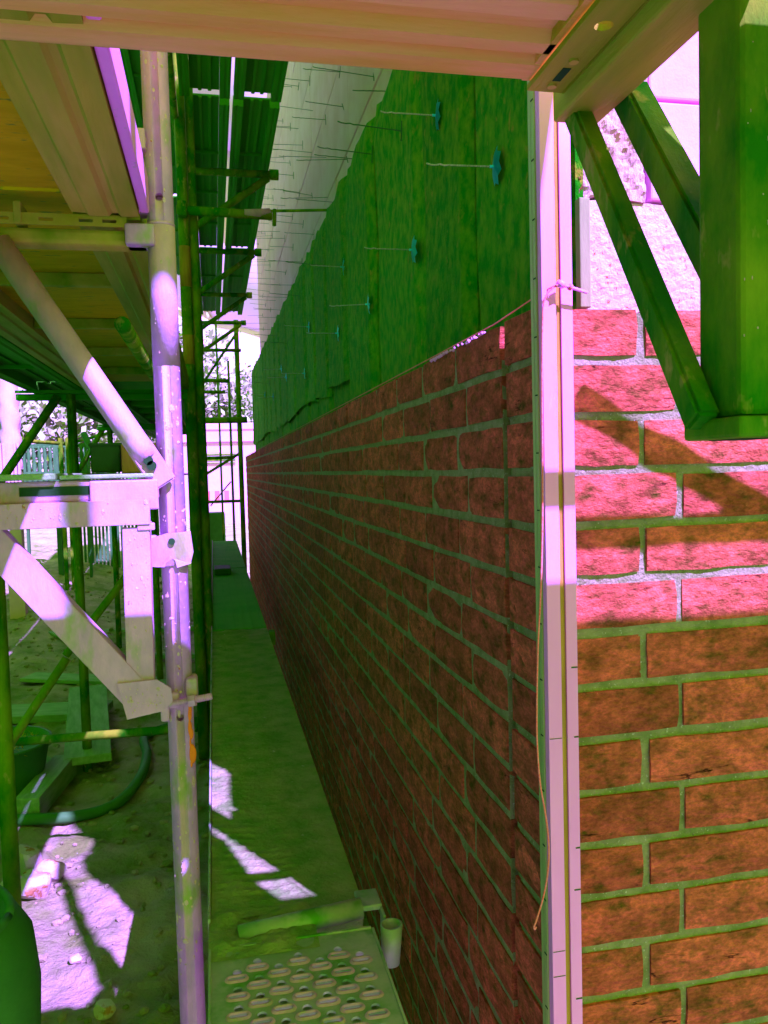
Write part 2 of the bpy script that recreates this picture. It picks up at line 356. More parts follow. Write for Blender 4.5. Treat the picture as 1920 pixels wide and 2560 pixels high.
# gable wall
gw = thing('brick_wall', 'sunlit brown brick wall facing the camera right of the straightedge', 'brick wall', (1.2, YC, GZ))
XE = 2.6
for k in range(rows):
    z = TOP - BH - CR * k; x = XW; first = True
    while x < XE - .1:
        if first and k % 2 == 0: me = random.choice(short_y); L = .173 + .012
        elif first: me = random.choice(mid_y); L = .2355 + .0125
        else: me = random.choice(full_y); L = BP
        inst('brick', me, (x + jit(.0015), YC + jit(.0015), z + jit(.0012)), gw, (0, jit(.004), jit(.006))); x += L; first = False
    inst('brick_end', end_x[k % 5], (XW + .0005 + jit(.0008), YC + .004, z), gw)
mortar_slab('mortar', gw, YC + .0062, XW + .004, XE, GZ - .02, TOP - .003, 260, 220, 'y')
obj('mortar_return', bx(XW + .006, XW + .05, YC + .012, YC + .112, GZ - .02, TOP - .003), 'mortar', gw)
obj('joint_gap', bx(XW + .05, XW + .1, YC + .113, YC + .141, GZ - .02, TOP - .01), 'dark', lw)
# mortar crumbs on the top edge, sunlight put into their pale colour
cr_ = B()
for i in range(34):
    y = random.uniform(1.33, 1.72); s = random.uniform(.002, .005)
    t = bmesh.ops.create_icosphere(cr_, subdivisions=1, radius=s, matrix=Matrix.Translation((XW + random.uniform(-.002, .006), y, TOP + random.uniform(-.002, .003))))
ob = obj('lit_mortar_crumbs', cr_, 'foam', lw); ob['kind'] = 'stuff'

# ------------------------------------------------------------------ insulation and block wall of the long side
XI = .60
il = thing('insulation', 'dark fleece faced wool insulation between bricks and pale block wall', 'insulation', (XI + .06, 4, .2))
def panel_mesh(y0, y1, z0, z1, seed, topragged=.03, curl=0, inset=0, th=.128):
    rnd = random.Random(seed); ny = 8; nz = 12; bm = B()
    off = rnd.uniform(-.004, .004)
    def top(y): return z1 + topragged * fn(y, seed, 0, 6) + .02 * fn(y, seed, 2, 22)
    F = []
    for j in range(nz + 1):
        row = []
        for i in range(ny + 1):
            y = y0 + (y1 - y0) * i / ny; zt = top(y); z = z0 + (zt - z0) * j / nz
            x = XI + off + inset + .006 * fn(y, z, seed, 3) - curl * max(0, 1 - (z - z0) / .22) ** 2 * (.3 + i / ny)
            if curl and j == 0: z += .015 * math.sin(i / ny * 3.1 + seed)
            if i in (0, ny): x += .020
            if j == nz: x += .012
            row.append(bm.verts.new((x, y, z)))
        F.append(row)
    for j in range(nz):
        for i in range(ny): bm.faces.new((F[j][i], F[j][i + 1], F[j + 1][i + 1], F[j + 1][i]))
    xb = XI + th
    bt = [bm.verts.new((xb, v.co.y, v.co.z - .01)) for v in F[nz]]
    for i in range(ny): bm.faces.new((F[nz][i], F[nz][i + 1], bt[i + 1], bt[i]))
    for i, rev in ((0, 1), (ny, 0)):
        lo = bm.verts.new((xb, F[0][i].co.y, z0)); hi = bt[i]
        fv = [F[j][i] for j in range(nz + 1)] + [hi, lo]
        bm.faces.new(fv[::-1] if rev else fv)
    return bm
obj('insulation_panel', panel_mesh(1.279, 1.384, -.1, 1.24, 99, th=.006), 'wool', il)
y = 1.386; s = 0
ins_top = lambda y: 1.215 + .022 * y
while y < YE - .1:
    wdt = random.choice((.52, .62, .62, .44, .70)); y1 = min(y + wdt, YE)
    zb = -.1 if y < 3.2 else .405 + .01 * math.sin(s * 2.1)
    obj('insulation_panel', panel_mesh(y + .005, y1 - .005, zb, ins_top((y + y1) / 2), s, curl=0 if y < 3.2 else .007), 'wool', il, smooth=False)
    if y >= 3.2: obj('insulation_panel', panel_mesh(y + .003, y1 - .003, -.1, .52, s + 50, inset=.014), 'wool', il, smooth=False)
    y = y1; s += 1
XB = XI + .13
bw = thing('block_wall', 'pale sand lime block wall above the insulation with wire ties', 'block wall', (XB + .1, 6, .5))
me_b = None
obj('mortar', bx(XB + .012, XB + .17, 1.30, YE, -.1, 3.9), 'block', bw)
for k in range(7):
    z0 = .62 + .5 * k; y = 1.3 + (.25 if k % 2 else -.2)
    while y < YE:
        a, b_ = max(1.3, y) + .003, min(y + 1.0, YE) - .003
        if b_ - a > .1: obj('block', bx(XB + jit(.003), XB + .03, a, b_, z0 + .003, z0 + .497, bev=.004), 'block', bw)
        y += 1.0
# wire ties: a rod from the wall, some with a turquoise washer disc
def washer_mesh():
    bm = B(); n = 14
    c = bm.verts.new((-.006, 0, 0)); ring = []
    for i in range(n):
        q = 2 * math.pi * i / n; r = .036 * (1 + .12 * (-1) ** i)
        ring.append(bm.verts.new((.0015 * (-1) ** i + .004 * math.cos(q), r * math.cos(q), r * math.sin(q))))
    for i in range(n): bm.faces.new((c, ring[i], ring[(i + 1) % n]))
    bmesh.ops.solidify(bm, geom=list(bm.faces), thickness=.003)
    tube(bm, [(-.014, 0, 0), (.004, 0, 0)], .0032, 8)
    me = bpy.data.meshes.new('washer'); bmesh.ops.recalc_face_normals(bm, faces=bm.faces); bm.to_mesh(me); bm.free(); me.materials.append(M['blue']); return me
wm = washer_mesh()
def tie_mesh(L, m, hook):
    bm = B(); n = 16; pts = []
    for i in range(n + 1):
        t = i / n; x = -L * t; wv = .0032 * math.sin(t * 40) * max(0, (t - .65) / .35)
        pts.append((x, 0, wv))
    tube(bm, pts, .0017, 6)
    if hook: tube(bm, [(-.002, 0, -.03), (-.002, 0, .03)], .002, 6)
    me = bpy.data.meshes.new('wall_tie'); bm.to_mesh(me); bm.free(); me.materials.append(M[m]); return me
tm_l = tie_mesh(.15, 'wire', False); tm_d = [tie_mesh(.26, 'wire_dark', True), tie_mesh(.20, 'wire_dark', True), tie_mesh(.28, 'wire_dark', False)]
discs = [(2.046, .896), (1.622, .615), (2.324, .632), (3.023, .617), (3.574, .889), (3.784, .636), (6.48, .742), (6.9, .86), (4.9, .86), (5.2, .62), (7.9, .72), (9.1, .85)]
for (y, z) in discs:
    t = inst('wall_tie', tm_l, (XI - .004, y, z), bw, (0, jit(.06), jit(.08)))
    wv = inst('washer', wm, (0, 0, 0), t); wv.matrix_parent_inverse = Matrix.Identity(4); wv.location = (-.002, 0, 0)
rt = random.Random(5); z = 1.36
while z < 3.3:
    y = 1.9 + rt.uniform(0, .4)
    while y < 11.5:
        if not (z < ins_top(y) + .05):
            inst('wall_tie', rt.choice(tm_d), (XB - .001, y + rt.uniform(-.08, .08), z + rt.uniform(-.05, .05)), bw, (rt.uniform(-1, 1), rt.uniform(-.06, .1), rt.uniform(-.12, .12)))
        y += .68
    z += .25
for (y, z) in ((2.45, 1.02), (4.2, 1.05), (5.4, 1.15), (6.3, .98), (7.3, 1.2), (8.4, .9), (9.6, 1.1), (2.9, 1.12)):
    inst('wall_tie', tm_d[1], (XI - .001, y, z), bw, (0, .05, .06))

# ------------------------------------------------------------------ insulation of the gable
YI = YC + .135
gi = thing('insulation', 'sunlit pale insulation boards above the brick wall facing the camera', 'insulation', (1.4, YI + .05, .2))
def rough_board(name, x0, x1, z0, z1, m, amp, nx, nz, seed, y0=YI, th=.1):
    vs = []; fs = []
    for j in range(nz + 1):
        for i in range(nx + 1):
            x = x0 + (x1 - x0) * i / nx; z = z0 + (z1 - z0) * j / nz
            d = amp * fn(x, z, seed, 14) + amp * .6 * noise.noise(Vector((x * 90, z * 90, seed)))
            e = amp * (fn(x * 8, z * 8, seed + 3) if i in (0, nx) or j in (0, nz) else 0)
            vs.append((x + (e if i in (0, nx) else 0), y0 + d, z + (e if j in (0, nz) else 0)))
    for j in range(nz):
        for i in range(nx): fs.append((j * (nx + 1) + i, j * (nx + 1) + i + 1, (j + 1) * (nx + 1) + i + 1, (j + 1) * (nx + 1) + i))
    bm = B(); me = bpy.data.meshes.new('t'); me.from_pydata(vs, [], fs); bm.from_mesh(me); bpy.data.meshes.remove(me)
    r = bmesh.ops.extrude_face_region(bm, geom=list(bm.faces)); mv = [v for v in r['geom'] if isinstance(v, bmesh.types.BMVert)]
    for v in mv: v.co.y = y0 + th
    return obj(name, bm, m, gi)
rough_board('fibre_panel', .612, 1.6, -.1, .437, 'fibreboard', .0045, 130, 80, 2)
rough_board('fibre_panel', 1.606, 2.6, -.1, .437, 'fibreboard', .0045, 90, 50, 9)
rough_board('wool_panel', .614, .735, .441, 1.3, 'fibre', .012, 26, 140, 4)
for i, (a, b_) in enumerate(((.442, .606), (.612, 1.24), (1.246, 2.4))):
    obj('foam_panel', bx(.742, 1.55, YI - .004 + .003 * (i % 2), YI + .1, a, b_, bev=.004), 'foam', gi)
    obj('foam_panel', bx(1.556, 2.6, YI - .002 - .003 * (i % 2), YI + .1, a, b_, bev=.004), 'foam', gi)
obj('backing_wall', bx(.76, 2.6, YI + .105, YI + .3, GZ, 3.9), 'block', gi)
st = obj('batten', bx(.598, .617, YI - .032, YI - .014, .255, .432, bev=.002), 'bark'); tag(st, 'narrow brown batten standing on the bricks behind the straightedge', 'batten')  # dark bark colour paints the shade the batten stands in

# ------------------------------------------------------------------ straightedge (mason's corner profile) with course marks, line pin and string
rd = thing('straightedge', 'tall aluminium straightedge with a groove standing at the brick corner', 'straightedge', (.488, 1.11, -1.58))
x0, x1, ya, yb = .4645, .5105, 1.092, 1.131
gx0, gx1 = .4850, .4935
prof = [(x0, ya), (gx0, ya), (gx0, ya + .010), (gx1, ya + .010), (gx1, ya), (x1, ya), (x1, yb), (x0 + .0015, yb), (x0 + .0015, yb - .012), (x0 + .005, yb - .012), (x0 + .005, ya + .014), (x0, ya + .014)]
obj('profile', prism(prof, 'z', -1.58, .64), 'alu', rd)
obj('groove_strip', bx(gx0 + .0003, gx1 - .0003, ya + .0035, ya + .0097, -1.579, .639), 'wood_brown', rd)
obj('side_strip', bx(x0 - .0022, x0 + .0005, ya + .0155, yb - .0135, -1.58, .64), 'alu_green', rd)
obj('side_strip', bx(x0 - .0016, x0 + .0005, yb - .0105, yb - .001, -1.58, .64), 'alu_green', rd)
tk = B()
for k in range(30):
    z = .60 - .0833 * k
    box(tk, x0 - .0030, x0 - .0020, ya + .016, ya + .024, z - .0010, z + .0010)
    if k % 3 != 1 and z < -.28: box(tk, x1 - .007 - .003 * (k % 2), x1 - .0004, ya - .0006, ya + .0005, z - .0012 + .02 * (k % 2), z + .0008 + .02 * (k % 2))
for z in (-.40, -.72, -.758): box(tk, x0 + .001, gx0 - .001, ya - .0006, ya + .0005, z, z + .0009)
ob = obj('course_marks', tk, 'ink', rd); ob['kind'] = 'stuff'
def V(*p): return Vector(p)
pin = thing('line_pin', 'pale steel line pin stuck through the straightedge holding the string', 'line pin', (.487, 1.09, .25))
obj('shaft', tb([(.487, 1.080, .2515), (.500, 1.075, .247), (.526, 1.077, .2405)], .0022, 10), 'alu', pin, True)
obj('head', tb([(.4835, 1.076, .2525), (.4905, 1.0805, .2512)], .0052, 14), 'alu', pin, True)
obj('knot', tb([(.4975, 1.0735, .2475), (.5005, 1.0745, .2465)], .0046, 12), 'cord', pin, True)
def pt(x_, y_, D=None, Y=None): return None
sl = thing('string_line', 'taut and hanging red mason string tied to the line pin', 'string', (.46, 1.09, .24))
obj('taut_line', tb([(.4975, 1.0755, .2475), (.480, 1.0785, .2505), (.4685, 1.10, .2455), (.4665, 1.30, .2345), (.4665, 11.6, .2345)], .0011, 6), 'cord', sl)
tail = [(.487, 1.078, .250), (.476, 1.082, .247), (.466, 1.086, .232), (.4625, 1.087, .20), (.460, 1.087, .10), (.459, 1.087, 0), (.4565, 1.087, -.11), (.4525, 1.087, -.19),
        (.4480, 1.088, -.26), (.4452, 1.089, -.34), (.4445, 1.089, -.40), (.4475, 1.088, -.46), (.4535, 1.087, -.50), (.4575, 1.086, -.535), (.458, 1.085, -.57), (.4535, 1.084, -.605), (.4455, 1.083, -.635),
        (.438, 1.082, -.655), (.4335, 1.081, -.665), (.4315, 1.081, -.670), (.4330, 1.081, -.6735), (.4350, 1.081, -.670)]
def smooth_pts(p, n=5):
    p = [Vector(q) for q in p]; out = []
    for i in range(len(p) - 1):
        a, b_, c, d = p[max(0, i - 1)], p[i], p[i + 1], p[min(len(p) - 1, i + 2)]
        for k in range(n):
            t = k / n
            out.append(.5 * ((2 * b_) + (c - a) * t + (2 * a - 5 * b_ + 4 * c - d) * t * t + (3 * b_ - a - 3 * c + d) * t ** 3))
    out.append(p[-1]); return out
obj('hanging_tail', tube(B(), smooth_pts(tail), .0013, 8), 'cord', sl)

# ------------------------------------------------------------------ scaffold poles
def pole(x, y, z0, z1, label, m='steel', r=.0242, holes=(), collars=(), seg=32, name='scaffold_pole'):
    p = thing(name, label, 'scaffold pole', (x, y, z0), 'upright scaffold poles')
    o = obj('pole_tube', tb([(x, y, z0), (x, y, z1)], r, seg), m, p, True)
    if holes:
        c = B()
        for h in holes: tube(c, [(x + (0 - x) * .0, y - .06, h), (x, y - .003, h)], .0072, 14)
        cut(o, c)
    for (za, zb, rr) in collars: obj('collar', tb([(x, y, za), (x, y, zb)], rr, seg), m, p, True)
    return p
PX, PY = -.077, 1.572
mp_ = pole(PX, PY, GZ, 4.2, 'thick galvanised pole in front with drilled holes and half sunlit side', 'steel', .0242,
           holes=(.502, .425, .378, -.455), collars=((.455, .4595, .0252), (.2, .4545, .0249)))
# fittings welded on the main pole
f1 = B(); box(f1, PX - .060, PX - .018, PY - .024, PY + .02, .475, .512, bev=.002)
obj('welded_tab', f1, 'steel', mp_)
f2 = B(); box(f2, PX - .055, PX - .02, PY - .028, PY + .015, .585, .622, bev=.003); tube(f2, [(PX - .075, PY - .01, .600), (PX - .05, PY - .01, .600)], .008, 10)
obj('wedge_head', f2, 'steel', mp_)
f3 = B(); box(f3, PX - .062, PX - .010, PY - .030, PY + .02, .415, .453, bev=.004)
obj('transom_head', f3, 'steel', mp_)
spl = B()
for i in range(7):
    z = -.44 - .018 * i + jit(.008); t = bmesh.ops.create_icosphere(spl, subdivisions=2, radius=.007 + .002 * (i % 3), matrix=Matrix.Translation((PX + .0145 + jit(.004), PY - .0165, z)) @ Matrix.Diagonal((.8, .35, 1.8, 1)))
obj('paint_splash', spl, 'orange', mp_, True)
def splashes(parent, pts, m='foam', seed=1, rmin=.0008, rmax=.0026, el=2.2):
    rnd = random.Random(seed); bm = B()
    for p_, nrm in pts:
        r = rnd.uniform(rmin, rmax) * (1 if rnd.random() < .85 else 2.2)
        q_ = Vector(nrm).to_track_quat('Y', 'Z').to_matrix().to_4x4()
        bmesh.ops.create_icosphere(bm, subdivisions=1, radius=r, matrix=Matrix.Translation(p_) @ q_ @ Matrix.Diagonal((rnd.uniform(.6, 1.3), .3, rnd.uniform(.8, el), 1)))
    o = obj('mortar_splashes', bm, m, parent); o['kind'] = 'stuff'
def on_pole(x, y, r, z0, z1, n, seed):
    rnd = random.Random(seed); out = []
    for i in range(n):
        q = R(rnd.uniform(190, 350)); nr = (math.cos(q), math.sin(q), 0); out.append(((x + r * nr[0], y + r * nr[1], rnd.uniform(z0, z1)), nr))
    return out
splashes(mp_, on_pole(PX, PY, .0243, -1.0, .9, 330, 5), 'fibreboard', 6)
# clamps that hold the bracket on the pole
def clamp(z, kind):
    c = thing('pole_clamp', 'pressed steel half clamp with a hole, upper one on the front pole' if kind == 0 else 'bolted coupler with a long threaded bolt on the front pole', 'clamp', (PX, PY, z), 'clamps on the front pole')
    if kind == 0:
        bm = B()
        poly = [(PX - .055, -.155), (PX - .045, -.118), (PX - .012, -.108), (PX + .032, -.106), (PX + .036, -.145), (PX + .030, -.166), (PX + .006, -.172), (PX + .003, -.158), (PX - .006, -.150), (PX - .012, -.158), (PX - .016, -.170), (PX - .055, -.168)]
        n = len(poly); A_ = []; B_ = []
        def yy(x): d = abs(x - PX); return PY - (.0268 + math.sqrt(max(0, .027 ** 2 - min(d, .0268) ** 2)) * .25 - max(0, d - .027) * .3)
        fine = []
        for i in range(n):
            a, b_ = poly[i], poly[(i + 1) % n]
            for k in range(4): fine.append((a[0] + (b_[0] - a[0]) * k / 4, a[1] + (b_[1] - a[1]) * k / 4))
        A_ = [bm.verts.new((u, yy(u), v)) for u, v in fine]; B_ = [bm.verts.new((u, yy(u) + .004, v)) for u, v in fine]
        m_ = len(fine)
        for i in range(m_): bm.faces.new((A_[i], A_[(i + 1) % m_], B_[(i + 1) % m_], B_[i]))
        fa = bm.faces.new(A_); fb = bm.faces.new(B_[::-1]); bmesh.ops.triangulate(bm, faces=[fa, fb])
        obj('half_shell', bm, 'steel', c)
        obj('rivet_hole', tb([(PX - .002, PY - .0350, -.123), (PX - .002, PY - .0334, -.123)], .0062, 16), 'dark', c)
        obj('link', bx(PX - .062, PX - .030, PY - .022, PY + .0, -.165, -.112, bev=.003), 'steel', c)
        return
    bm = B(); box(bm, PX - .052, PX + .0, PY - .034, PY + .0, -.435, -.405, bev=.005); box(bm, PX + .012, PX + .034, PY - .036, PY + .01, -.425, -.380, bev=.006)
    box(bm, PX - .034, PX - .018, PY - .044, PY - .02, -.455, -.402, bev=.004)
    obj('coupler_body', bm, 'steel', c)
    bm = B(); pts = []
    tube(bm, [(PX - .022, PY - .04, -.424), (PX + .060, PY - .05, -.412)], .0055, 10)
    for i in range(24):
        t = i / 24; x = PX - .002 + t * .062
        tube(bm, [(x, PY - .0425 - t * .0075, -.4215 + t * .0095), (x + .0013, PY - .0426 - t * .0075, -.4213 + t * .0095)], .0066, 10)
    obj('bolt', bm, 'steel', c, False)
    bm = B(); tube(bm, [(PX + .018, PY - .048, -.419), (PX + .030, PY - .05, -.417)], .0115, 6); obj('nut', bm, 'steel', c)
clamp(-.14, 0); clamp(-.42, 1)

P2Y, P3Y, P4Y = 4.63, 7.70, 10.77
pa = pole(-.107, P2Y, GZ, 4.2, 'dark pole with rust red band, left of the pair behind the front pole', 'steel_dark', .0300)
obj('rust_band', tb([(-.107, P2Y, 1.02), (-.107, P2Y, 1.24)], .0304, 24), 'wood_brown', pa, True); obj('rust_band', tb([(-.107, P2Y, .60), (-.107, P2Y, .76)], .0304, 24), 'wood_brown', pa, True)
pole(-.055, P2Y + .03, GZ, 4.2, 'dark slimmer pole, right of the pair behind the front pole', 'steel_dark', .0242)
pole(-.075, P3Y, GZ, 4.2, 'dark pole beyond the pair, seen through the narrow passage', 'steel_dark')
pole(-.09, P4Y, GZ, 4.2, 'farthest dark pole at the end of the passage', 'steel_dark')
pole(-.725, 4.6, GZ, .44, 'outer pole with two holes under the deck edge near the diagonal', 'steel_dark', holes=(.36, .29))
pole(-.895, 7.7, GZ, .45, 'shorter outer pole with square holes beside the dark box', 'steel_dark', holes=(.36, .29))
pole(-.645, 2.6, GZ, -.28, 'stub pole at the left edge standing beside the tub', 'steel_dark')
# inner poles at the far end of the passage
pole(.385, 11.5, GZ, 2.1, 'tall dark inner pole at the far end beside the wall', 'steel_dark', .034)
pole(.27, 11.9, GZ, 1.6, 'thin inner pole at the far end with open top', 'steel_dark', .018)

# horizontal tubes at the far end and anchors
def rail(name, p0, p1, r, label, cat, m='steel_dark', group=None, seg=12):
    o = obj(name, tb([p0, p1], r, seg), m, None, True); return tag(o, label, cat, group)
rail('cross_tube', (-.10, 11.5, .73), (.49, 11.45, .727), .045, 'thick dark cross tube joining the far poles at eye height', 'scaffold tube', group='cross tubes at the far end')
rail('cross_tube', (-.10, 11.5, .21), (.30, 11.5, .215), .025, 'thin dark cross tube, lowest above the far barrier', 'scaffold tube', group='cross tubes at the far end')
rail('cross_tube', (-.10, 11.6, 1.29), (.27, 11.6, 1.28), .028, 'dark cross tube stub in front of the far foliage, upper of two', 'scaffold tube', group='cross tubes at the far end')
rail('cross_tube', (-.10, 11.6, 1.13), (.21, 11.6, 1.125), .024, 'dark cross tube stub in front of the far foliage, lower of two', 'scaffold tube', group='cross tubes at the far end')
rail('diagonal_brace', (-.08, 11.5, 0), (.36, 11.5, .26), .02, 'thin diagonal rising to the right at the far end of the passage', 'brace', group='diagonal braces')
rail('diagonal_brace', (-.05, 11.5, -.45), (.24, 11.5, -.12), .010, 'very thin diagonal wire before the bright far wall', 'brace', group='diagonal braces')
rail('cross_tube', (-.10, 11.7, -.40), (.40, 11.7, -.40), .022, 'thin dark cross tube low before the barrier at the far end', 'scaffold tube', group='cross tubes at the far end')
rail('cross_tube', (-.10, 10.9, 1.60), (.42, 10.9, 1.60), .022, 'dark cross tube just under the last upper deck', 'scaffold tube', group='cross tubes at the far end')
pole(.12, 12.3, GZ, 2.3, 'thin dark pole in the middle of the far gap', 'steel_dark', .016)
rail('diagonal_brace', (-.09, 11.2, 1.2), (.38, 11.4, 1.9), .018, 'steep diagonal tube in the upper part of the far gap', 'brace', group='diagonal braces')
an = thing('wall_anchor', 'mortar splashed anchor tube reaching from the dark pole to the block wall', 'wall anchor', (-.1, P2Y - .05, 1.41))
obj('anchor_tube', tb([(-.14, P2Y - .06, 1.418), (.37, P2Y - .06, 1.405)], .0242, 16), 'steel_dark', an, True)
obj('mortar_splash', tb([(.22, P2Y - .068, 1.412), (.30, P2Y - .07, 1.412), (.36, P2Y - .068, 1.425)], [.02, .024, .018], 10), 'steel', an, True)
obj('hook_rod', tb([(.36, P2Y - .06, 1.43), (.60, P2Y - .06, 1.443), (XB, P2Y - .06, 1.45)], .008, 8), 'steel_dark', an, True)
obj('hook', tb([(.385, P2Y - .06, 1.44), (.38, P2Y - .065, 1.35)], .011, 8), 'steel_dark', an, True)
obj('swivel_coupler', bx(-.135, -.085, P2Y - .095, P2Y - .03, 1.38, 1.46, bev=.008), 'steel_dark', an)

# ------------------------------------------------------------------ decks
def ribbed_profile(wd, lips=.03, h=.06, ribs=2):
    """underside outline (x from 0..wd, z from 0) of a pressed steel plank"""
    t = .003
    pts = [(lips, .004), (0, 0), (0, h)]
    return pts
def steel_plank(name, label, x0, x1, y0, y1, z, m, group, axis='y', parts_m=None, edge=.055):
    """plank seen from below: two folded side beams with small ribs, a recessed sheet with shallow ridges, end caps"""
    p = thing(name, label, 'scaffold deck', ((x0 + x1) / 2, (y0 + y1) / 2, z), group)
    def bar(bm, u0, u1, v0, v1, z0, z1, bev=.002):
        (box(bm, u0, u1, v0, v1, z0, z1, bev=bev) if axis == 'y' else box(bm, v0, v1, u0, u1, z0, z1, bev=bev))
    (a0, a1), (b0, b1) = ((x0, x1), (y0, y1)) if axis == 'y' else ((y0, y1), (x0, x1))
    wd = a1 - a0
    for s in (0, 1):
        bm = B(); e0 = a0 if s == 0 else a1 - edge
        n = [(e0, z + .002), (e0 + .012, z), (e0 + .020, z + .005), (e0 + .026, z + .005), (e0 + .034, z), (e0 + edge, z + .002), (e0 + edge, z + .058), (e0, z + .058)]
        if s: n = [(2 * e0 + edge - u, v) for u, v in n]
        obj('side_beam', prism(n, 'y' if axis == 'y' else 'x', b0, b1), m, p)
    bm = B(); bar(bm, a0 + edge + .001, a1 - edge - .001, b0, b1, z + .046, z + .056, 0)
    k = 3
    for i in range(1, k):
        c = a0 + edge + (wd - 2 * edge) * i / k
        bar(bm, c - .010, c + .010, b0, b1, z + .036, z + .0455, .003)
    obj('tread_sheet', bm, parts_m or m, p)
    nb = max(1, int((b1 - b0) / .75))
    for i in range(1, nb):
        v = b0 + (b1 - b0) * i / nb; bm = B(); bar(bm, a0 + edge + .001, a1 - edge - .001, v - .008, v + .008, z + .018, z + .0355, .002)
        obj('cross_rib', bm, m, p)
    return p
G1 = 'main level scaffold decks left of the poles'
bays = [(-1.5, 1.545), (1.562, 4.61), (4.63, 7.67), (7.69, 10.7)]
def frame_plank(label, x0, x1, y0, y1, z, group, mb, mp, bw_=.115):
    p = thing('deck_plank', label, 'scaffold deck', ((x0 + x1) / 2, (y0 + y1) / 2, z), group)
    for s in (0, 1):
        e0 = x0 if s == 0 else x1 - bw_
        n = [(e0, z + .001), (e0 + .03, z), (e0 + .036, z + .006), (e0 + .046, z + .006), (e0 + .052, z), (e0 + .085, z), (e0 + .090, z + .005), (e0 + bw_, z + .006), (e0 + bw_, z + .075), (e0, z + .075)]
        if s: n = [(2 * e0 + bw_ - u, v) for u, v in n]
        obj('side_beam', prism(n, 'y', y0, y1), mb, p)
    obj('plywood_panel', bx(x0 + bw_ + .001, x1 - bw_ - .001, y0, y1, z + .045, z + .062), mp, p)
    nb = 5
    for i in range(1, nb):
        v = y0 + (y1 - y0) * i / nb
        obj('cross_rib', bx(x0 + bw_ + .001, x1 - bw_ - .001, v - .012, v + .012, z + .012, z + .0445, bev=.003), mb, p)
    return p
labs_a = ['brown plywood deck overhead at the top left corner', 'plywood deck overhead just past the front pole', 'ribbed deck overhead, third along from the front pole', 'last ribbed deck overhead along the left side']
labs_b = ['narrow steel deck overhead beyond the plywood, top left', 'narrow steel deck on the outer edge above the bracket', 'narrow outer steel deck above the gate', 'narrow outer steel deck farthest above the trees']
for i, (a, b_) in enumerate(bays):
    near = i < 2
    frame_plank(labs_a[i], -.655, -.113, a, b_, .463, G1, 'deck_steel' if near else 'deck_under', 'ply' if near else 'deck_under')  # far bays take the deck colour with shade painted in
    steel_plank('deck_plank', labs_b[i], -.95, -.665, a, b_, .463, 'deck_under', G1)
# bright aluminium side rail of the first plank
ob = obj('deck_edge_rail', bx(-.1105, -.094, -1.4, 1.535, .468, .532, bev=.003), 'alu')
tag(ob, 'bright aluminium edge rail on the right side of the plywood deck', 'edge rail')
# upper level decks
G2 = 'upper scaffold decks running along the wall'
ub = [(-1.4, 1.6), (1.66, 4.58), (4.66, 7.66), (7.74, 10.7)]
n_ = ['right overhead', 'second', 'third', 'farthest']
for i, (a, b_) in enumerate(ub[1:]):
    wh = ('nearest', 'middle', 'farthest')[i]
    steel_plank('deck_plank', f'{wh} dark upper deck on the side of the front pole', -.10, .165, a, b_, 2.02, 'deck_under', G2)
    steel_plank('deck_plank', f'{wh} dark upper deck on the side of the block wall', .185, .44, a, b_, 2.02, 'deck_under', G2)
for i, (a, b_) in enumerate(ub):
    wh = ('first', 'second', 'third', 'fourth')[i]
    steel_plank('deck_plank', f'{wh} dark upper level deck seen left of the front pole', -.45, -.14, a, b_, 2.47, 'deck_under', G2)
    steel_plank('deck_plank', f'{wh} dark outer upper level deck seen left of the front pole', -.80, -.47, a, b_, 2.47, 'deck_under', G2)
# console brackets under the upper decks
G3 = 'console brackets under the upper decks'
for i, y in enumerate((5.55, 7.5, 9.3, 11.0)):
    c = thing('console_bracket', f'{("nearest", "second", "third", "last")[i]} dark triangular bracket under the upper decks', 'bracket', (-.08, y, 1.7), G3)
    obj('arm', tb([(-.09, y, 1.975), (.47, y, 1.975)], .024, 12), 'steel_dark', c, True)
    obj('end_cap', tb([(.44, y, 1.975), (.50, y, 1.975)], .034, 12), 'steel_dark', c, True)
    obj('strut', tb([(-.075, y, 1.60), (.43, y, 1.95)], .024, 12), 'steel_dark', c, True)
    obj('leg', tb([(-.08, y, 1.56), (-.08, y, 2.0)], .024, 12), 'steel_dark', c, True)
ledger = rail('ledger_tube', (-.13, 1.6, 1.93), (-.13, 11.2, 1.93), .020, 'long dark ledger tube under the inner edge of upper decks', 'scaffold tube')
rail('ledger_tube', (-.165, 1.7, .30), (-.165, 11.0, .30), .016, 'thin dark rail running along behind the poles', 'scaffold tube')

# transom at the front pole
tr = thing('transom', 'steel transom with a slotted rail crossing to the front pole', 'transom', (-.5, 1.58, .43))
o = obj('transom_tube', bx(-1.0, PX - .02, 1.556, 1.604, .415, .444, bev=.008), 'deck_steel', tr)
o = obj('slotted_rail', bx(-1.0, PX - .058, 1.548, 1.552, .446, .466), 'deck_steel', tr)
c = B()
for x in (-.93, -.80, -.67, -.54, -.43, -.345, -.272, -.205, -.165):
    box(c, x - .012, x + .012, 1.53, 1.57, .4525, .4585)
cut(o, c)
obj('hook_claw', bx(-.325, -.312, 1.545, 1.60, .447, .485, bev=.002), 'deck_steel', tr)
for i, y in enumerate((4.62, 7.68)):
    t2 = thing('transom', ('dark transom under the second deck joint beyond the front pole', 'dark transom under the third deck joint in the distance')[i], 'transom', (-.5, y, .43))
    obj('transom_tube', bx(-1.0, -.12, y - .024, y + .024, .41, .444, bev=.006), 'deck_under', t2)
    obj('slotted_rail', bx(-1.0, -.12, y - .032, y - .028, .446, .462), 'deck_under', t2)
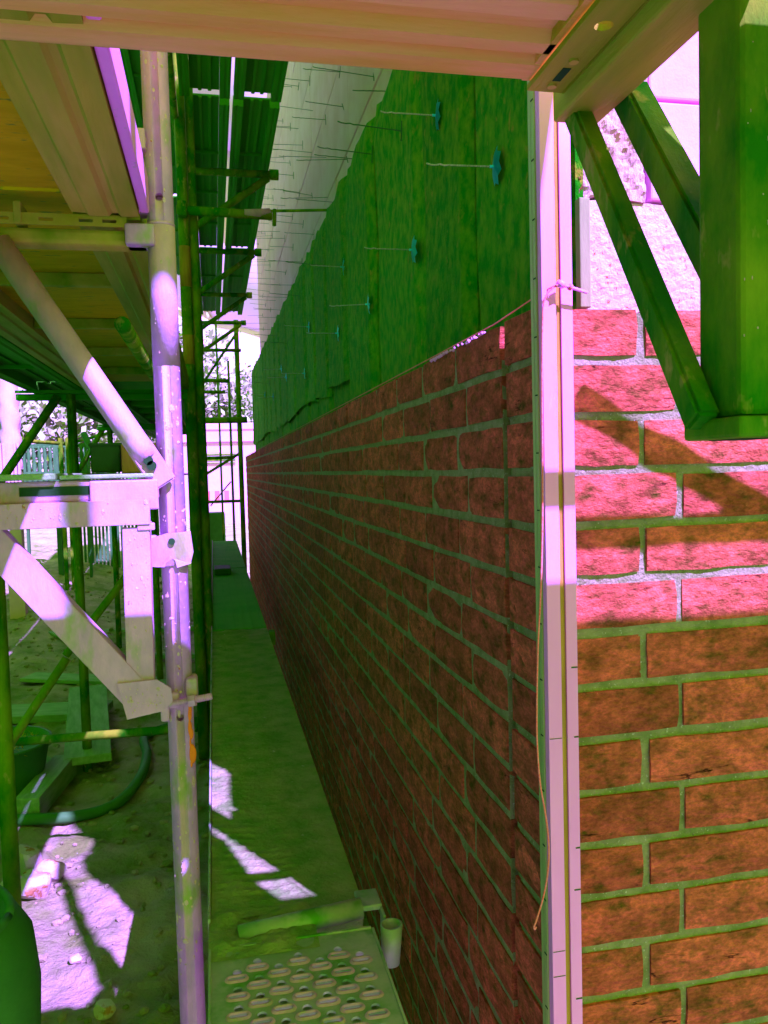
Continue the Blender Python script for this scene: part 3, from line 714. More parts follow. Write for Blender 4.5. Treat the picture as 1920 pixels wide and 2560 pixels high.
# diagonal brace beside the front pole
db = thing('diagonal_brace', 'half sunlit diagonal tube with a flattened end beside the front pole', 'brace', (-.2, 1.55, .2), 'diagonal braces')
obj('brace_tube', tb([(-.352, 1.545, .412), (-.128, 1.540, .050), (-.1150, 1.538, .030)], [.0225, .0225, .019], 24), 'steel', db, True)
o = obj('flat_end', beam(B(), (-.130, 1.535, .054), (-.086, 1.533, -.018), .046, .012, up=(0, 1, 0), bev=.003), 'steel', db)
c = B(); tube(c, [(-.113, 1.50, .026), (-.113, 1.56, .026)], .0085, 16); tube(c, [(-.1075, 1.50, .017), (-.1075, 1.56, .017)], .0085, 16)
o2 = obj('pin_hole', c, 'dark', db); o2.scale = (1, .28, 1); o2.location = (0, 1.5265 * .72 + .0005, 0)
db2 = rail('diagonal_brace', (-.79, 4.6, .43), (-1.12, 4.6, -.05), .0225, 'dark diagonal tube with a drilled end at the far left', 'brace', 'steel_dark', 'diagonal braces')
rail('diagonal_brace', (-.93, 7.7, .46), (-1.20, 7.7, .02), .022, 'shorter dark diagonal tube left of the dark box', 'brace', 'steel_dark', 'diagonal braces')
rail('diagonal_brace', (-1.22, 8.4, .42), (-.98, 8.0, -.05), .03, 'dark leaning timber prop crossing the short diagonal', 'brace', 'gate', 'diagonal braces')
# left console bracket
lb = thing('console_bracket', 'sunlit steel bracket of three welded bars in front on the left', 'bracket', (PX, 1.52, -.4), 'console brackets')
def uch(bm, p0, p1, wd, dp, yf):
    """channel bar in the plane y=yf: front web plus two flanges going back"""
    p0 = Vector((p0[0], yf, p0[1])); p1 = Vector((p1[0], yf, p1[1])); d = (p1 - p0).normalized(); s = d.cross(Vector((0, 1, 0)))
    t = .004
    beam(bm, p0 + Vector((0, t / 2, 0)), p1 + Vector((0, t / 2, 0)), wd, t, up=(0, 1, 0), bev=.001)
    for q in (-1, 1):
        o_ = s * (wd / 2 - t / 2) * q + Vector((0, dp / 2 + t, 0)); beam(bm, p0 + o_, p1 + o_, t, dp, up=(0, 1, 0))
    return bm
obj('leg', uch(B(), (-.1375, -.092), (-.1415, -.40), .0465, .035, 1.500), 'steel', lb)
obj('arm', uch(B(), (-.395, -.0655), (-.112, -.0655), .044, .03, 1.494), 'steel', lb)
obj('strut', uch(B(), (-.395, -.085), (-.150, -.392), .054, .03, 1.497), 'steel', lb)
o = obj('foot_plate', prism([(-.180, -.368), (-.112, -.366), (-.088, -.384), (-.086, -.408), (-.104, -.424), (-.166, -.434)], 'y', 1.4925, 1.4965), 'steel', lb)
o = obj('top_bar', bx(-.45, -.098, 1.525, 1.565, -.044, -.006, bev=.004), 'steel', lb)
obj('top_plate', bx(-.215, -.098, 1.515, 1.5235, -.062, -.008, bev=.003), 'steel', lb)
obj('slot', bx(-.333, -.216, 1.5235, 1.5245, -.032, -.016), 'dark', lb)
obj('node_plate', prism([(-.44, -.02), (-.375, -.045), (-.365, -.10), (-.385, -.125), (-.44, -.12)], 'y', 1.4895, 1.4935), 'steel', lb)
obj('lug', bx(-.135, -.105, 1.497, 1.505, -.098, -.085, bev=.002), 'steel', lb)

rnd = random.Random(12)
splashes(lb, [((rnd.uniform(-.36, -.115), 1.4935, rnd.uniform(-.085, -.046)), (0, -1, 0)) for _ in range(40)] + [((rnd.uniform(-.16, -.118), 1.4995, rnd.uniform(-.37, -.1)), (0, -1, 0)) for _ in range(50)] + [((-.175 + rnd.uniform(0, .075), 1.492, rnd.uniform(-.425, -.375)), (0, -1, 0)) for _ in range(40)], 'fibreboard', 3, .0006, .0017)
# boards resting on the bracket and what stands on them
G4 = 'boards lying on the left bracket'
for i, (a, b_) in enumerate(((-.62, -.435), (-.43, -.27), (-.265, -.105))):
    o = obj('timber_board', bx(a, b_, 1.50 + .01 * i, 4.4, -.004, .0035 + .004 * (i % 2), bev=.002), 'wood', None)
    tag(o, ('outer worn timber board on the left bracket', 'middle timber board on the left bracket below the dark box', 'inner timber board on the left bracket next to the front pole')[i], 'board', G4)
bxo = thing('mortar_box', 'dark open plastic mortar box standing on the boards beside the brown block', 'mortar box', (-.235, 1.95, .006))
bm = B(); bm = bx(-.262, -.199, 1.88, 2.05, .009, .070, bev=.004); obj('body', bm, 'box', bxo)
bm = B(); box(bm, -.265, -.196, 1.877, 2.053, .066, .073, bev=.002); obj('rim', bm, 'box', bxo)
o = obj('timber_block', bx(-.193, -.118, 1.84, 1.93, .005, .070, bev=.004), 'wood_brown'); tag(o, 'reddish brown timber block standing on the boards behind the front pole', 'timber block')

# ------------------------------------------------------------------ lower deck along the wall
DZ = -.87
G5 = 'lower decks along the brick wall'
pd = thing('perforated_deck', 'perforated steel deck with raised oval slots nearest the camera', 'scaffold deck', (.12, .9, DZ), G5)
pl = obj('plate', bx(-.035, .262, .25, 1.475, DZ - .004, DZ), 'perf', pd)
c = B(); rims = B(); hx, hy = .0362, .049
def stadium(cx, cy, a, b_, n=6):
    o_ = []
    for i in range(n + 1): q = -math.pi / 2 + math.pi * i / n; o_.append((cx + a + b_ * math.cos(q), cy + b_ * math.sin(q)))
    for i in range(n + 1): q = math.pi / 2 + math.pi * i / n; o_.append((cx - a + b_ * math.cos(q), cy + b_ * math.sin(q)))
    return o_
holes = []
for i in range(7):
    for j in range(19):
        cx = .008 + hx * i; cy = .50 + hy * j + (hy / 2 if i % 2 else 0)
        if cy > 1.435: continue
        holes.append((cx, cy))
for (cx, cy) in holes:
    p_ = stadium(cx, cy, .0104, .0052); A_ = [c.verts.new((u, v, DZ - .02)) for u, v in p_]; B_ = [c.verts.new((u, v, DZ + .02)) for u, v in p_]
    n = len(p_)
    for k in range(n): c.faces.new((A_[k], A_[(k + 1) % n], B_[(k + 1) % n], B_[k]))
    c.faces.new(A_[::-1]); c.faces.new(B_)
    tube(c, [(cx + .001, cy + .0195, DZ - .02), (cx + .001, cy + .0195, DZ + .02)], .0080, 14)
    # raised lip
    l0 = stadium(cx, cy - .001, .0105, .0105); l1 = stadium(cx, cy, .0105, .0078); l2 = stadium(cx, cy, .0104, .0053)
    R0 = [rims.verts.new((u, v, DZ + .0004)) for u, v in l0]; R1 = [rims.verts.new((u, v, DZ + .0034)) for u, v in l1]
    R2 = [rims.verts.new((u, v, DZ + .0030)) for u, v in l2]; R3 = [rims.verts.new((u, v, DZ - .004)) for u, v in l2]
    for a_, b2 in ((R0, R1), (R1, R2), (R2, R3)):
        for k in range(n): rims.faces.new((a_[k], a_[(k + 1) % n], b2[(k + 1) % n], b2[k]))
cut(pl, c)
o = obj('slot_lips', rims, 'steel', pd, True); o['kind'] = 'stuff'  # paler steel than the plate, painting highlights on the lips
obj('side_flange', bx(-.040, -.0352, .25, 1.475, DZ - .06, DZ + .006, bev=.001), 'perf', pd)
obj('side_flange', bx(.2622, .267, .25, 1.475, DZ - .06, DZ + .003, bev=.001), 'perf', pd)
obj('end_flange', bx(-.035, .262, 1.4755, 1.482, DZ - .05, DZ + .003, bev=.001), 'perf', pd)
et = thing('deck_transom', 'mortar caked transom tube across the end of the perforated deck', 'transom', (.12, 1.53, DZ))
obj('transom_tube', tb([(.015, 1.523, DZ - .006), (.255, 1.545, DZ + .004)], .020, 18), 'perf', et, True)
obj('corner_angle', bx(.250, .296, 1.535, 1.60, DZ + .0, DZ + .012, bev=.003), 'perf', et)
obj('corner_plate', bx(.2905, .296, 1.50, 1.5345, DZ - .06, DZ + .008, bev=.002), 'perf', et)
def crust_clump(x0, x1, y0, y1, z, seed, amp, name, parent, m='crust'):
    def f(x, y):
        e = min(x - x0, x1 - x, y - y0, y1 - y) / .03
        return z + max(-.004, min(1, e) * amp * (.3 + 1.2 * fn(x, y, seed, 16)))
    return obj(name, grid(x0, x1, y0, y1, 60, 50, f), m, parent, True)
crust_clump(-.04, .16, 1.44, 1.62, DZ + .001, 3, .009, 'mortar_crust', et)
cup = thing('spigot_tube', 'short open tube stub hanging at the wall end of the transom', 'tube stub', (.29, 1.46, DZ - .05))
bm = B(); n = 24; z1, z0 = DZ + .004, DZ - .070; cx, cy = .301, 1.475; rr = .0215
def ring(bm, c_, r, z): return [bm.verts.new((c_[0] + r * math.cos(2 * math.pi * k / n), c_[1] + r * math.sin(2 * math.pi * k / n), z)) for k in range(n)]
ra = ring(bm, (cx - .004, cy - .004), .017, z0); rb = ring(bm, (cx, cy), rr, z1); rc = ring(bm, (cx, cy), rr - .004, z1); rd_ = ring(bm, (cx - .002, cy - .002), .015, z0 + .02)
for A_, B_ in ((ra, rb), (rb, rc), (rc, rd_)):
    for k in range(n): bm.faces.new((A_[k], A_[(k + 1) % n], B_[(k + 1) % n], B_[k]))
bm.faces.new(ra[::-1]); bm.faces.new(rd_[::-1])
obj('tube_wall', bm, 'perf', cup, True)

def crusty(x, y):
    ridge = .0045 * max(0, math.sin((y + .18 * x) * 2 * math.pi / .034)) * math.exp(-((x - .03) / .05) ** 2) * (fn(x, y, 7, 4) > -.05)
    ridge += .0038 * max(0, math.sin((y - .10 * x) * 2 * math.pi / .030)) * math.exp(-((x - .125) / .022) ** 2) * (fn(x, y, 9, 3) > -.1)
    lump = .010 * max(0, fn(x, y, 1, 14) - .15) * math.exp(-((x + .02) / .06) ** 2)
    return DZ + .0025 + ridge + lump + .0015 * fn(x, y, 2, 30)
cd = thing('plank_deck', 'long deck plank crusted with ridges of dried mortar', 'scaffold deck', (.1, 3, DZ), G5)
obj('top_face', grid(-.035, .262, 1.57, 4.53, 90, 620, crusty), 'crust', cd, True)
obj('body', bx(-.036, .263, 1.569, 4.531, DZ - .06, DZ - .002, bev=.003), 'crust', cd)
obj('edge_rail', bx(-.042, -.0365, 1.569, 4.531, DZ - .06, DZ + .010, bev=.001), 'perf', cd)
obj('end_tab', bx(.2635, .295, 4.36, 4.43, DZ - .06, DZ + .012, bev=.002), 'steel_dark', cd)
for i, (a, b_) in enumerate(((4.57, 7.5), (7.55, 10.6))):
    fd = thing('plank_deck', ('smooth dark deck plank with long ribs beyond the crusted one', 'last dark deck plank at the far end of the passage')[i], 'scaffold deck', (.1, (a + b_) / 2, DZ), G5)
    obj('body', bx(-.036, .263, a, b_, DZ - .06, DZ + .002, bev=.003), 'deck_far', fd)
    for k in range(6):
        x = -.01 + .05 * k; obj('rib', bx(x - .003, x + .003, a + .02, b_ - .02, DZ + .0021, DZ + .005), 'deck_far', fd)
    obj('edge_rail', bx(-.042, -.0365, a, b_, DZ - .06, DZ + .014), 'steel', fd)
o = obj('mortar_tub', bx(-.02, .12, 7.0, 7.3, DZ + .006, DZ + .06, bev=.01), 'box'); tag(o, 'low dark tub left on the smooth deck plank', 'tub')

# ------------------------------------------------------------------ right bracket, gable decks overhead
rb_ = thing('console_bracket', 'dark steel bracket hanging close in front at the top right', 'bracket', (.50, .72, .03), 'console brackets')
XS = .463
obj('strut', beam(B(), (XS, 1.000, .485), (XS, .705, .036), .030, .026, up=(1, 0, 0), bev=.004), 'steel_dark', rb_)
obj('arm', bx(.437, .497, -.3, .985, .431, .480, bev=.004), 'deck_steel', rb_)
obj('leg', bx(.477, .531, .668, .735, .040, .62, bev=.006), 'steel_dark', rb_)
o = obj('foot_socket', bx(.466, .540, .655, .745, .0195, .0395, bev=.004), 'steel_dark', rb_)
obj('side_plate', bx(.5315, .60, .69, .72, .05, .62, bev=.004), 'deck_steel', rb_)
obj('strut', beam(B(), (.517, .937, .452), (.517, .740, .176), .036, .036, up=(1, 0, 0), bev=.004), 'steel_dark', rb_)
splashes(rb_, [((rnd.uniform(.480, .530), .6675, rnd.uniform(.05, .42)), (0, -1, 0)) for _ in range(16)], 'fibreboard', 4, .0004, .0010, 4)
obj('socket_hole', bx(.484, .524, .675, .728, .0188, .01945), 'dark', rb_)
# the plank across the top of the picture and its neighbours behind
G6 = 'decks overhead in front of the gable'
def gable_plank(y0, y1, label, m='deck_steel_x'):
    p = thing('deck_plank', label, 'scaffold deck', (-.4, (y0 + y1) / 2, .46), G6)
    z = .46; L = [(y1, z + .003), (y1 - .008, z), (y1 - .040, z), (y1 - .046, z + .010), (y1 - .058, z + .010), (y1 - .064, z + .001), (y1 - .085, z + .001), (y1 - .092, z + .014), (y1 - .118, z + .014), (y1 - .127, z + .004), (y1 - .155, z + .004), (y1 - .163, z + .014), (y0 + .09, z + .014), (y0 + .08, z), (y0 + .008, z), (y0, z + .003)]
    obj('profiled_sheet', prism(L + [(y0, z + .026), (y1, z + .026)], 'x', -2.2, .388), m, p)
    obj('end_stop', bx(.380, .3875, y0 + .001, y1 - .001, z + .001, z + .02), m, p)
    obj('end_cap', bx(.3885, .392, y0, y1, z + .002, z + .024), m, p)
    return p
gable_plank(.655, .945, 'pressed steel deck right overhead across the top of the picture')
gable_plank(.345, .653, 'pressed steel deck overhead, second from the gable wall')
gable_plank(.035, .325, 'pressed steel deck overhead, third from the gable wall')
ur = thing('support_rail', 'steel rail with oval holes carrying the ends of the overhead decks', 'support rail', (.415, .5, .46))
o = obj('rail_web', bx(.3885, .434, -.3, .950, .452, .4592, bev=.001), 'deck_steel', ur)
c = B()
for y in (.800, .64, .5): tube(c, [(.4135, y, .40), (.4135, y, .50)], .010, 14)
cut(o, c)
obj('rivet', tb([(.4135, .872, .4495), (.4135, .872, .4522)], .0055, 12), 'deck_steel', ur)
obj('rivet', tb([(.4135, .932, .4495), (.4135, .932, .4522)], .0055, 12), 'deck_steel', ur)
obj('slot', bx(.4085, .4185, .889, .920, .4512, .4518), 'dark', ur)
obj('rail_flange', bx(.4345, .4365, -.3, .950, .452, .49), 'deck_steel', ur)
# out of frame to the right: the rest of the gable scaffold, whose edges shade the wall
gp2 = steel_plank('deck_plank', 'deck of the gable scaffold right of the camera', .512, 3.0, .27, .572, .46, 'deck_steel', G6, axis='x')
gp3 = steel_plank('deck_plank', 'second deck of the gable scaffold right of the camera', .512, 3.0, -.05, .255, .46, 'deck_steel', G6, axis='x')
rail('ledger_tube', (.58, .705, .475), (3.0, .705, .475), .0170, 'ledger tube of the gable scaffold right of the camera', 'scaffold tube', 'steel')
rail('diagonal_brace', (.70, .860, .47), (1.35, .635, .47), .0165, 'diagonal tube of the gable scaffold right of the camera', 'brace', 'steel', 'diagonal braces')
rail('shadow_tube', (.41, 1.50, 1.07), (.80, .36, 1.07), .0242, 'slanting unseen tube added above the overhead decks to shadow the ground', 'scaffold tube', 'steel')  # added out of view so its shadow crosses the sunny ground
pole(.60, -.02, GZ, 2.6, 'gable scaffold pole right behind the camera', 'steel')
up_ = steel_plank('deck_plank', 'unseen upper deck set above the camera to shade the front pole', -.9, .72, .30, .62, 2.0, 'deck_steel', G6, axis='x')  # unseen upper decks, placed to keep the front pole's upper part shaded
steel_plank('deck_plank', 'second unseen upper deck set above the camera to shade the front pole', -.9, .72, .64, .96, 2.0, 'deck_steel', G6, axis='x')

# ------------------------------------------------------------------ things lying on the ground
def gnd(x, y): return gz(x, y)
def plank(label, c_, L, wd, th, ang, tilt=0, z=None, m='wood'):
    x, y = c_; o = obj('timber_plank', bx(-wd / 2, wd / 2, -L / 2, L / 2, 0, th, bev=.004), m)
    o.location = (x, y, (gnd(x, y) + .012) if z is None else z); o.rotation_euler = (tilt, 0, ang)
    return tag(o, label, 'plank', 'timber planks on the ground')
plank('wide grey plank lying on top, pointing towards the camera', (-.80, 5.15), 1.35, .24, .045, R(8), R(2), GZ + .10)
plank('short thick timber end below the wide grey plank', (-.865, 4.25), .62, .115, .11, R(-6), R(-1), GZ + .01)
plank('broad board lying flat across behind the wide plank', (-1.25, 5.75), 1.0, .30, .05, R(82))
plank('thin board far back among the debris', (-1.0, 6.6), 1.1, .2, .03, R(65))
plank('thin pale offcut left of the wide plank', (-1.35, 5.0), .7, .2, .03, R(80))
plank('thin timber batten far back near the pole', (-.55, 8.4), 1.2, .1, .05, R(85))
plank('narrow splintered batten lying across the earth below the bracket', (-.62, 7.2), .9, .07, .035, R(70))
plank('curled pale board scrap just left of the outer pole foot', (-1.05, 4.75), .35, .16, .02, R(35), R(4))
plank('short square timber offcut near the hose bend', (-.36, 5.9), .4, .09, .07, R(20))
plank('long thin lath lying towards the fence', (-1.5, 8.2), 1.6, .06, .03, R(30))
plank('dirty short board half buried close to the drum', (-.95, 2.9), .4, .14, .03, R(60), R(3))
rail('flat_bar', (-.82, 3.42, -1.045), (-.10, 3.30, -1.015), .017, 'long straight steel bar crossing low behind the front pole', 'scaffold tube', 'steel_dark')
rail('bent_tube', (-.90, 3.25, -1.16), (-.58, 3.30, -.70), .017, 'slanting thin tube, lower left part', 'scaffold tube', 'steel_dark')
rail('bent_tube', (-.585, 3.31, -.69), (-.34, 3.34, -.385), .015, 'slanting thin tube, upper right part', 'scaffold tube', 'steel_dark')
rail('diagonal_brace', (-.445, 5.0, -.16), (-.40, 4.9, -.62), .02, 'steep thin tube behind the sunlit bracket', 'brace', 'steel_dark', 'diagonal braces')
pole(-.44, 6.2, GZ, -.15, 'dark pole stub behind the sunlit bracket', 'steel_dark', .022)
hp = [(-.10, 5.3), (-.30, 5.25), (-.46, 5.05), (-.42, 4.65), (-.43, 4.3), (-.52, 4.05), (-.68, 3.93), (-.9, 3.9), (-1.2, 3.95)]
hs = obj('hose', tube(B(), smooth_pts([(x, y, gnd(x, y) + .028) for x, y in hp], 8), .026, 12), 'hose', None, True); tag(hs, 'thick dark hose curving over the ground left of the front pole', 'hose')
tubm = thing('mortar_tub', 'round dark mortar tub with dried grass on it at the left edge', 'tub', (-1.12, 4.35, GZ))
bm = B(); n = 32
prof_ = [(.20, 0), (.25, .26), (.262, .27), (.262, .28), (.245, .28), (.235, .25)]
rings = [[bm.verts.new((-1.12 + r * math.cos(2 * math.pi * k / n), 4.35 + r * math.sin(2 * math.pi * k / n), GZ + .0 + h)) for k in range(n)] for r, h in prof_]
for A_, B_ in zip(rings, rings[1:]):
    for k in range(n): bm.faces.new((A_[k], A_[(k + 1) % n], B_[(k + 1) % n], B_[k]))
bm.faces.new(rings[-1])
obj('shell', bm, 'hose', tubm, True)
gr = B()
for i in range(260):
    q = random.uniform(0, 6.28); r = .23 * math.sqrt(random.random()); p0 = Vector((-1.12 + r * math.cos(q), 4.35 + r * math.sin(q), GZ + .252)); d = Vector((jit(.06), jit(.06), random.uniform(.005, .03)))
    s_ = Vector((jit(.004), jit(.004), 0)); a_ = gr.verts.new(p0 - s_); b2 = gr.verts.new(p0 + s_); c2 = gr.verts.new(p0 + d); gr.faces.new((a_, b2, c2))
o = obj('dry_grass', gr, 'ply', tubm); o['kind'] = 'stuff'
brl = thing('mixing_drum', 'large rounded dark drum at the lower left edge of the picture', 'drum', (-.62, 1.9, GZ))
bm = B(); prof_ = [(.16, 0), (.20, .10), (.235, .30), (.245, .50), (.235, .60), (.20, .66), (.185, .665), (.17, .64)]
rings = [[bm.verts.new((-.655 + r * math.cos(2 * math.pi * k / n), 1.83 + r * math.sin(2 * math.pi * k / n), GZ + h)) for k in range(n)] for r, h in prof_]
for A_, B_ in zip(rings, rings[1:]):
    for k in range(n): bm.faces.new((A_[k], A_[(k + 1) % n], B_[(k + 1) % n], B_[k]))
bm.faces.new(rings[0][::-1]); bm.faces.new(rings[-1]); obj('body', bm, 'hose', brl, True)
obj('rim', tb([(-.655 + .19 * math.cos(q), 1.83 + .19 * math.sin(q), GZ + .663) for q in [2 * math.pi * k / 32 for k in range(33)]], .010, 8), 'hose', brl, True)
def rock(label, x, y, r, seed, sz=(1, 1, .8)):
    bm = B(); bmesh.ops.create_icosphere(bm, subdivisions=3, radius=r)
    rnd = random.Random(seed)
    pl = [Vector((rnd.gauss(0, 1), rnd.gauss(0, 1), rnd.gauss(0, 1))).normalized() for _ in range(9)]
    for v in bm.verts:
        for p_ in pl:
            d = v.co.dot(p_) - r * .72
            if d > 0: v.co -= p_ * d
        v.co = Vector((v.co.x * sz[0], v.co.y * sz[1], v.co.z * sz[2]))
    o = obj('stone', bm, 'stone'); o.location = (x, y, gnd(x, y) + r * .45)
    return tag(o, label, 'stone', 'broken stones in the sunny patch')
rock('tall pale broken stone at the back of the sunlit pile', -.80, 3.47, .075, 1, (.8, .9, 1.3))
rock('front left cracked stone of the sunlit pile', -.815, 3.28, .06, 2)
rock('front right flat pale stone of the sunlit pile', -.725, 3.25, .072, 3, (1.1, .9, .8))
rock('right hand slab stone leaning on the sunlit pile', -.70, 3.40, .062, 4, (1.1, .9, .9))
rock('small middle stone wedged in the sunlit pile', -.76, 3.37, .05, 5)
rock('single small stone on the sunlit ground', -.50, 2.75, .022, 6)
rock('reddish stone at the near end of the sunny strip', -.37, 2.45, .035, 8)
rub = B()
for i in range(2600):
    y = 1.6 + 10 * random.random() ** 1.6; x = random.uniform(-2.6, .45); s_ = random.uniform(.004, .018) * (1 + y * .06)
    bmesh.ops.create_icosphere(rub, subdivisions=1, radius=s_, matrix=Matrix.Translation((x, y, gnd(x, y) + s_ * .3)) @ Matrix.Diagonal((random.uniform(.6, 1.4), random.uniform(.6, 1.4), .7, 1)))
o = obj('rubble', rub, 'earth'); o['kind'] = 'stuff'; tag(o, 'small clods and pebbles scattered over the bare earth', 'rubble')

# ------------------------------------------------------------------ background
def tree(name, label, x, y, z, H, rc, seed, m, nl=1500, ls=.16, group='trees beyond the site', flat=.8):
    rnd = random.Random(seed); t = thing(name, label, 'tree', (x, y, z), group)
    bm = B(); top = H * .55
    trunk = [(x, y, z - .2), (x + rnd.uniform(-.1, .1), y, z + top * .5), (x + rnd.uniform(-.2, .2), y, z + top), (x + rnd.uniform(-.2, .2), y, z + H * .85)]
    tube(bm, trunk, [H * .025, H * .02, H * .014, H * .004], 10); ends = []
    for i in range(16):
        q = rnd.uniform(0, 6.28); h0 = rnd.uniform(.25, .8) * H; r = rc * rnd.uniform(.5, 1.0)
        e = Vector((x + r * math.cos(q), y + r * math.sin(q) * flat, z + h0 + r * rnd.uniform(.1, .6)))
        b0 = Vector((x, y, z + h0 * .8)); mid = (b0 + e) / 2 + Vector((rnd.uniform(-.1, .1) * rc, 0, .1 * rc))
        tube(bm, [b0, mid, e], [H * .009, H * .006, H * .002], 6); ends += [mid, e]
        for k in range(4):
            f = e + Vector((rnd.gauss(0, .3), rnd.gauss(0, .3), rnd.gauss(.1, .3))) * rc * .6
            tube(bm, [mid.lerp(e, rnd.random()), f], [H * .003, H * .001], 4); ends.append(f)
    obj('trunk', bm, 'bark', t)
    vs = []; fs = []
    for i in range(nl):
        c_ = rnd.choice(ends) + Vector((rnd.gauss(0, 1), rnd.gauss(0, 1), rnd.gauss(0, 1))) * rc * .16
        a = Vector((rnd.gauss(0, 1), rnd.gauss(0, 1), rnd.gauss(0, 1))).normalized(); b_ = a.orthogonal().normalized(); s_ = ls * rnd.uniform(.5, 1.3); a = a * s_; b_ = b_ * s_ * .6
        k = len(vs); vs += [c_ - a, c_ + b_, c_ + a, c_ - b_]; fs.append((k, k + 1, k + 2, k + 3))
    obj('crown', (vs, [], fs), m, t)
    return t
spec = [(-7.0, 24, 7.5, 2.8, 'bare twiggy tree with thin leaves, leftmost beyond the fence', 'sunlit_leaf', 1000), (-4.3, 27, 7, 2.6, 'pale leafy tree beyond the dark gate', 'sunlit_leaf', 1800), (-2.6, 31, 7.5, 2.8, 'pale leafy tree right of the gate under the deck', 'leaf', 2200),
        (-.9, 33, 6.8, 2.6, 'tall leafy tree at the end of the passage, left half', 'leaf', 2600), (.7, 36, 6.3, 2.4, 'leafy tree at the end of the passage behind the pole', 'leaf', 2400), (-9.5, 26, 8, 3, 'leafy tree at the far left edge', 'sunlit_leaf', 1500)]
for i, (x, y, H, rc, lb_, m, nl) in enumerate(spec): tree('tree', lb_, x, y, GZ, H, rc, 20 + i, m, nl)
def hedge(label, x0, x1, y, z0, z1, seed, n=5000):
    rnd = random.Random(seed); vs = []; fs = []
    for i in range(n):
        x = rnd.uniform(x0, x1); c_ = Vector((x, y + rnd.gauss(0, .4), rnd.uniform(z0, z1 + .5 * fn(x, seed, 0, .7))))
        a = Vector((rnd.gauss(0, 1), rnd.gauss(0, 1), rnd.gauss(0, 1))).normalized(); b_ = a.orthogonal().normalized(); s_ = .13 * rnd.uniform(.5, 1.3); a = a * s_; b_ = b_ * s_ * .6
        k = len(vs); vs += [c_ - a, c_ + b_, c_ + a, c_ - b_]; fs.append((k, k + 1, k + 2, k + 3))
    o = obj('hedge', (vs, [], fs), 'leaf'); return tag(o, label, 'hedge')
hedge('overgrown hedge behind the dark gate and fence', -9, -1.9, 19, GZ + .6, 1.6, 3, 7000)
hg = thing('hedge', 'unseen tall hedge added left of the camera to block sky and bounce green', 'hedge', (-3.4, 2, GZ))  # added out of view to darken the long wall and tint it green
rnd = random.Random(77); vs = []; fs = []
for i in range(9000):
    c_ = Vector((-3.1 + rnd.gauss(0, .12), rnd.uniform(-7, 10.5), rnd.uniform(GZ, 3.4)))
    a = Vector((rnd.gauss(0, 1), rnd.gauss(0, 1), rnd.gauss(0, 1))).normalized(); b_ = a.orthogonal().normalized(); s_ = .12 * rnd.uniform(.5, 1.3); a = a * s_; b_ = b_ * s_ * .6
    k = len(vs); vs += [c_ - a, c_ + b_, c_ + a, c_ - b_]; fs.append((k, k + 1, k + 2, k + 3))
o = obj('foliage', (vs, [], fs), 'evergreen', hg); o['kind'] = 'stuff'
obj('dense_core', bx(-4.2, -3.2, -7, 10.5, GZ - .1, 3.3), 'evergreen', hg)
hs_ = thing('house', 'pale rendered low building across the far end of the passage', 'building', (-.2, 26.5, GZ))
obj('wall', bx(-1.6, 2.4, 26, 29, GZ - .2, 1.35), 'render', hs_)
obj('parapet', bx(-1.65, 2.45, 25.95, 29.05, 1.352, 1.55, bev=.02), 'render', hs_)
obj('ledge', bx(-1.6, 2.4, 25.9, 25.998, .98, 1.03), 'render', hs_)
obj('window_band', bx(-.25, .70, 25.96, 25.997, .30, .66), 'steel', hs_)
for k in range(4): obj('slat', bx(-.28, .72, 25.93, 25.958, .31 + .09 * k, .335 + .09 * k), 'steel_dark', hs_)
bar = thing('barrier', 'red and white striped barrier board at the far end', 'barrier', (.05, 16, -.5))
for k in range(5):
    obj('board_stripe', bx(-.16 + .09 * k, -.072 + .09 * k, 16, 16.03, -.58, -.34), 'pink' if k % 2 == 0 else 'render', bar)
o = obj('cement_mixer_box', bx(-.1, .16, 13, 13.4, GZ, -.62, bev=.02), 'box'); tag(o, 'dark box standing at the far end of the deck', 'box'); o.name = 'tool_box'
tc_ = thing('wrapped_post', 'pale cloth wrapped post at the far left in sunlight', 'post', (-2.02, 9, GZ))
bm = B(); n = 20; rings = []
for j in range(30):
    h = j / 29; z = .10 + 1.1 * h
    rings.append([bm.verts.new((-2.03 + (.10 + .012 * math.sin(h * 30 + k) + .02 * fn(k, h, 1, 2)) * math.cos(2 * math.pi * k / n), 9 + .1 * math.sin(2 * math.pi * k / n), z)) for k in range(n)])
for A_, B_ in zip(rings, rings[1:]):
    for k in range(n): bm.faces.new((A_[k], A_[(k + 1) % n], B_[(k + 1) % n], B_[k]))
obj('cloth_wrap', bm, 'tarp', tc_, True)
obj('post', bx(-2.10, -1.95, 8.93, 9.05, GZ, .095), 'tarp', tc_)
for k in range(6): obj('slat', bx(-2.12 + .035 * k, -2.098 + .035 * k, 8.90, 8.925, -.30, .36), 'tarp', tc_)
obj('base_rail', bx(-2.14, -1.88, 8.86, 8.898, -.20, -.05), 'tarp', tc_)
gt = thing('garden_gate', 'dark wooden gate with turned openwork balusters', 'gate', (-2.1, 11, GZ))
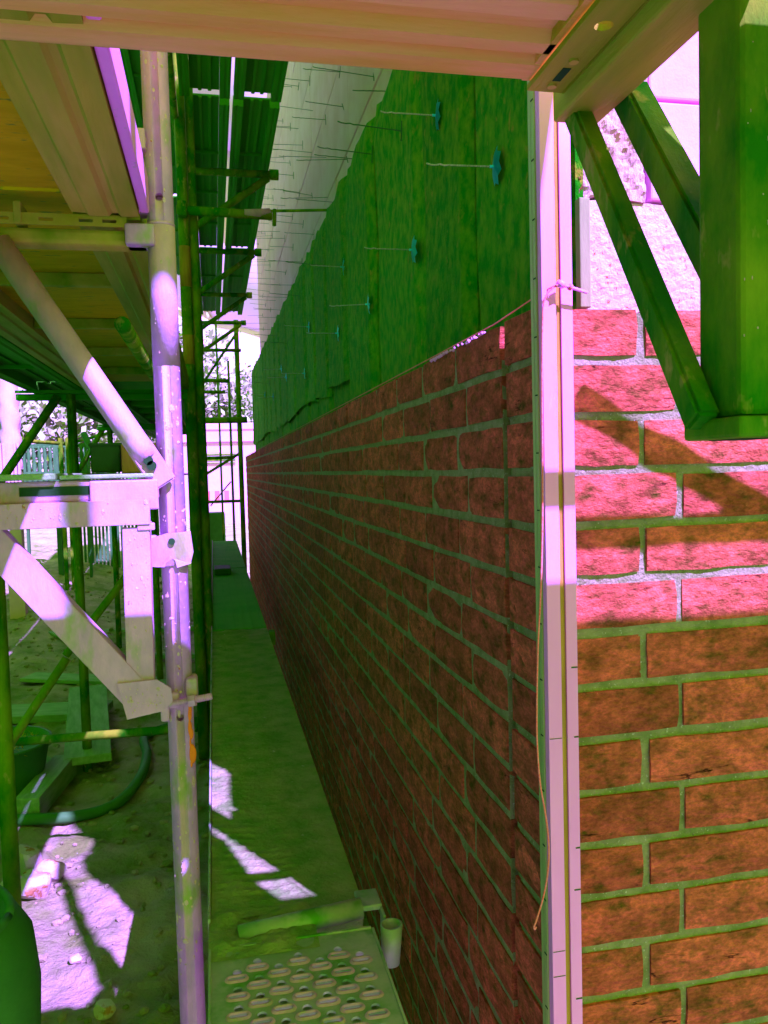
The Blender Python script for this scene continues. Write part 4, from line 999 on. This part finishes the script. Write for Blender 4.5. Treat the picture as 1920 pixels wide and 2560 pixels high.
for (a, b_) in ((-2.32, -1.98), (-1.93, -1.60)):
    obj('top_rail', bx(a, b_, 11, 11.05, .38, .43), 'gate', gt); obj('bottom_rail', bx(a, b_, 11, 11.05, -.35, -.28), 'gate', gt); obj('mid_rail', bx(a, b_, 11, 11.05, .04, .08), 'gate', gt)
    for k in range(5):
        x = a + .04 + (b_ - a - .08) * k / 4
        obj('baluster', tube(B(), [(x, 11.025, -.28), (x, 11.025, .04), (x, 11.025, .09), (x, 11.025, .16), (x, 11.025, .22), (x, 11.025, .28), (x, 11.025, .34), (x, 11.025, .40)], [.040, .036, .022, .03, .016, .03, .018, .03], 8), 'gate', gt, True)
    for s_ in (a - .02, b_ + .0): obj('stile', bx(s_, s_ + .03, 10.99, 11.06, GZ, .46), 'gate', gt)
fn_ = thing('mesh_fence', 'dark slatted fence panel behind the outer pole', 'fence', (-1.4, 12, GZ))
for k in range(26): obj('slat', bx(-1.86 + .05 * k, -1.83 + .05 * k, 12, 12.02, GZ, .42 + .03 * math.sin(k * .7)), 'gate', fn_)
obj('rail', bx(-1.9, -.5, 12.022, 12.05, .22, .27), 'gate', fn_); obj('rail', bx(-1.9, -.5, 12.022, 12.05, -.3, -.25), 'gate', fn_)
rail('fence_tube', (-2.6, 9.5, .47), (-1.70, 10.4, .40), .022, 'sloping handrail tube crossing the wrapped post', 'rail', 'steel_dark')
rail('fence_tube', (-1.70, 10.4, .40), (-1.0, 10.0, .55), .018, 'thin handrail tube right of the gate posts', 'rail', 'steel_dark')
for i, x in enumerate((-1.79, -1.71)):
    o = obj('fence_post', bx(x, x + .045, 10.3, 10.345, GZ, .47), 'steel_dark'); tag(o, ('left', 'right')[i] + ' one of two close square posts between gate and fence', 'fence post', 'square posts at the gate')
# white clouds added to stand in for pink sky in the gaps
bm = B()
for i in range(150):
    rnd = random.Random(300 + i); az = R(rnd.uniform(-50, 50)); el = R(rnd.uniform(-2, 42)); D = rnd.uniform(900, 1100)
    p_ = Vector((math.sin(az) * math.cos(el), math.cos(az) * math.cos(el), math.sin(el))) * D
    bmesh.ops.create_icosphere(bm, subdivisions=3, radius=rnd.uniform(110, 190), matrix=Matrix.Translation(p_) @ Matrix.Diagonal((1.2, .6, .8, 1)))
for v in bm.verts: v.co += Vector((1, 1, 1)) * 18 * fn(v.co.x, v.co.y, v.co.z, .012)
o = obj('clouds', bm, 'cloud', None, True); o['kind'] = 'structure'
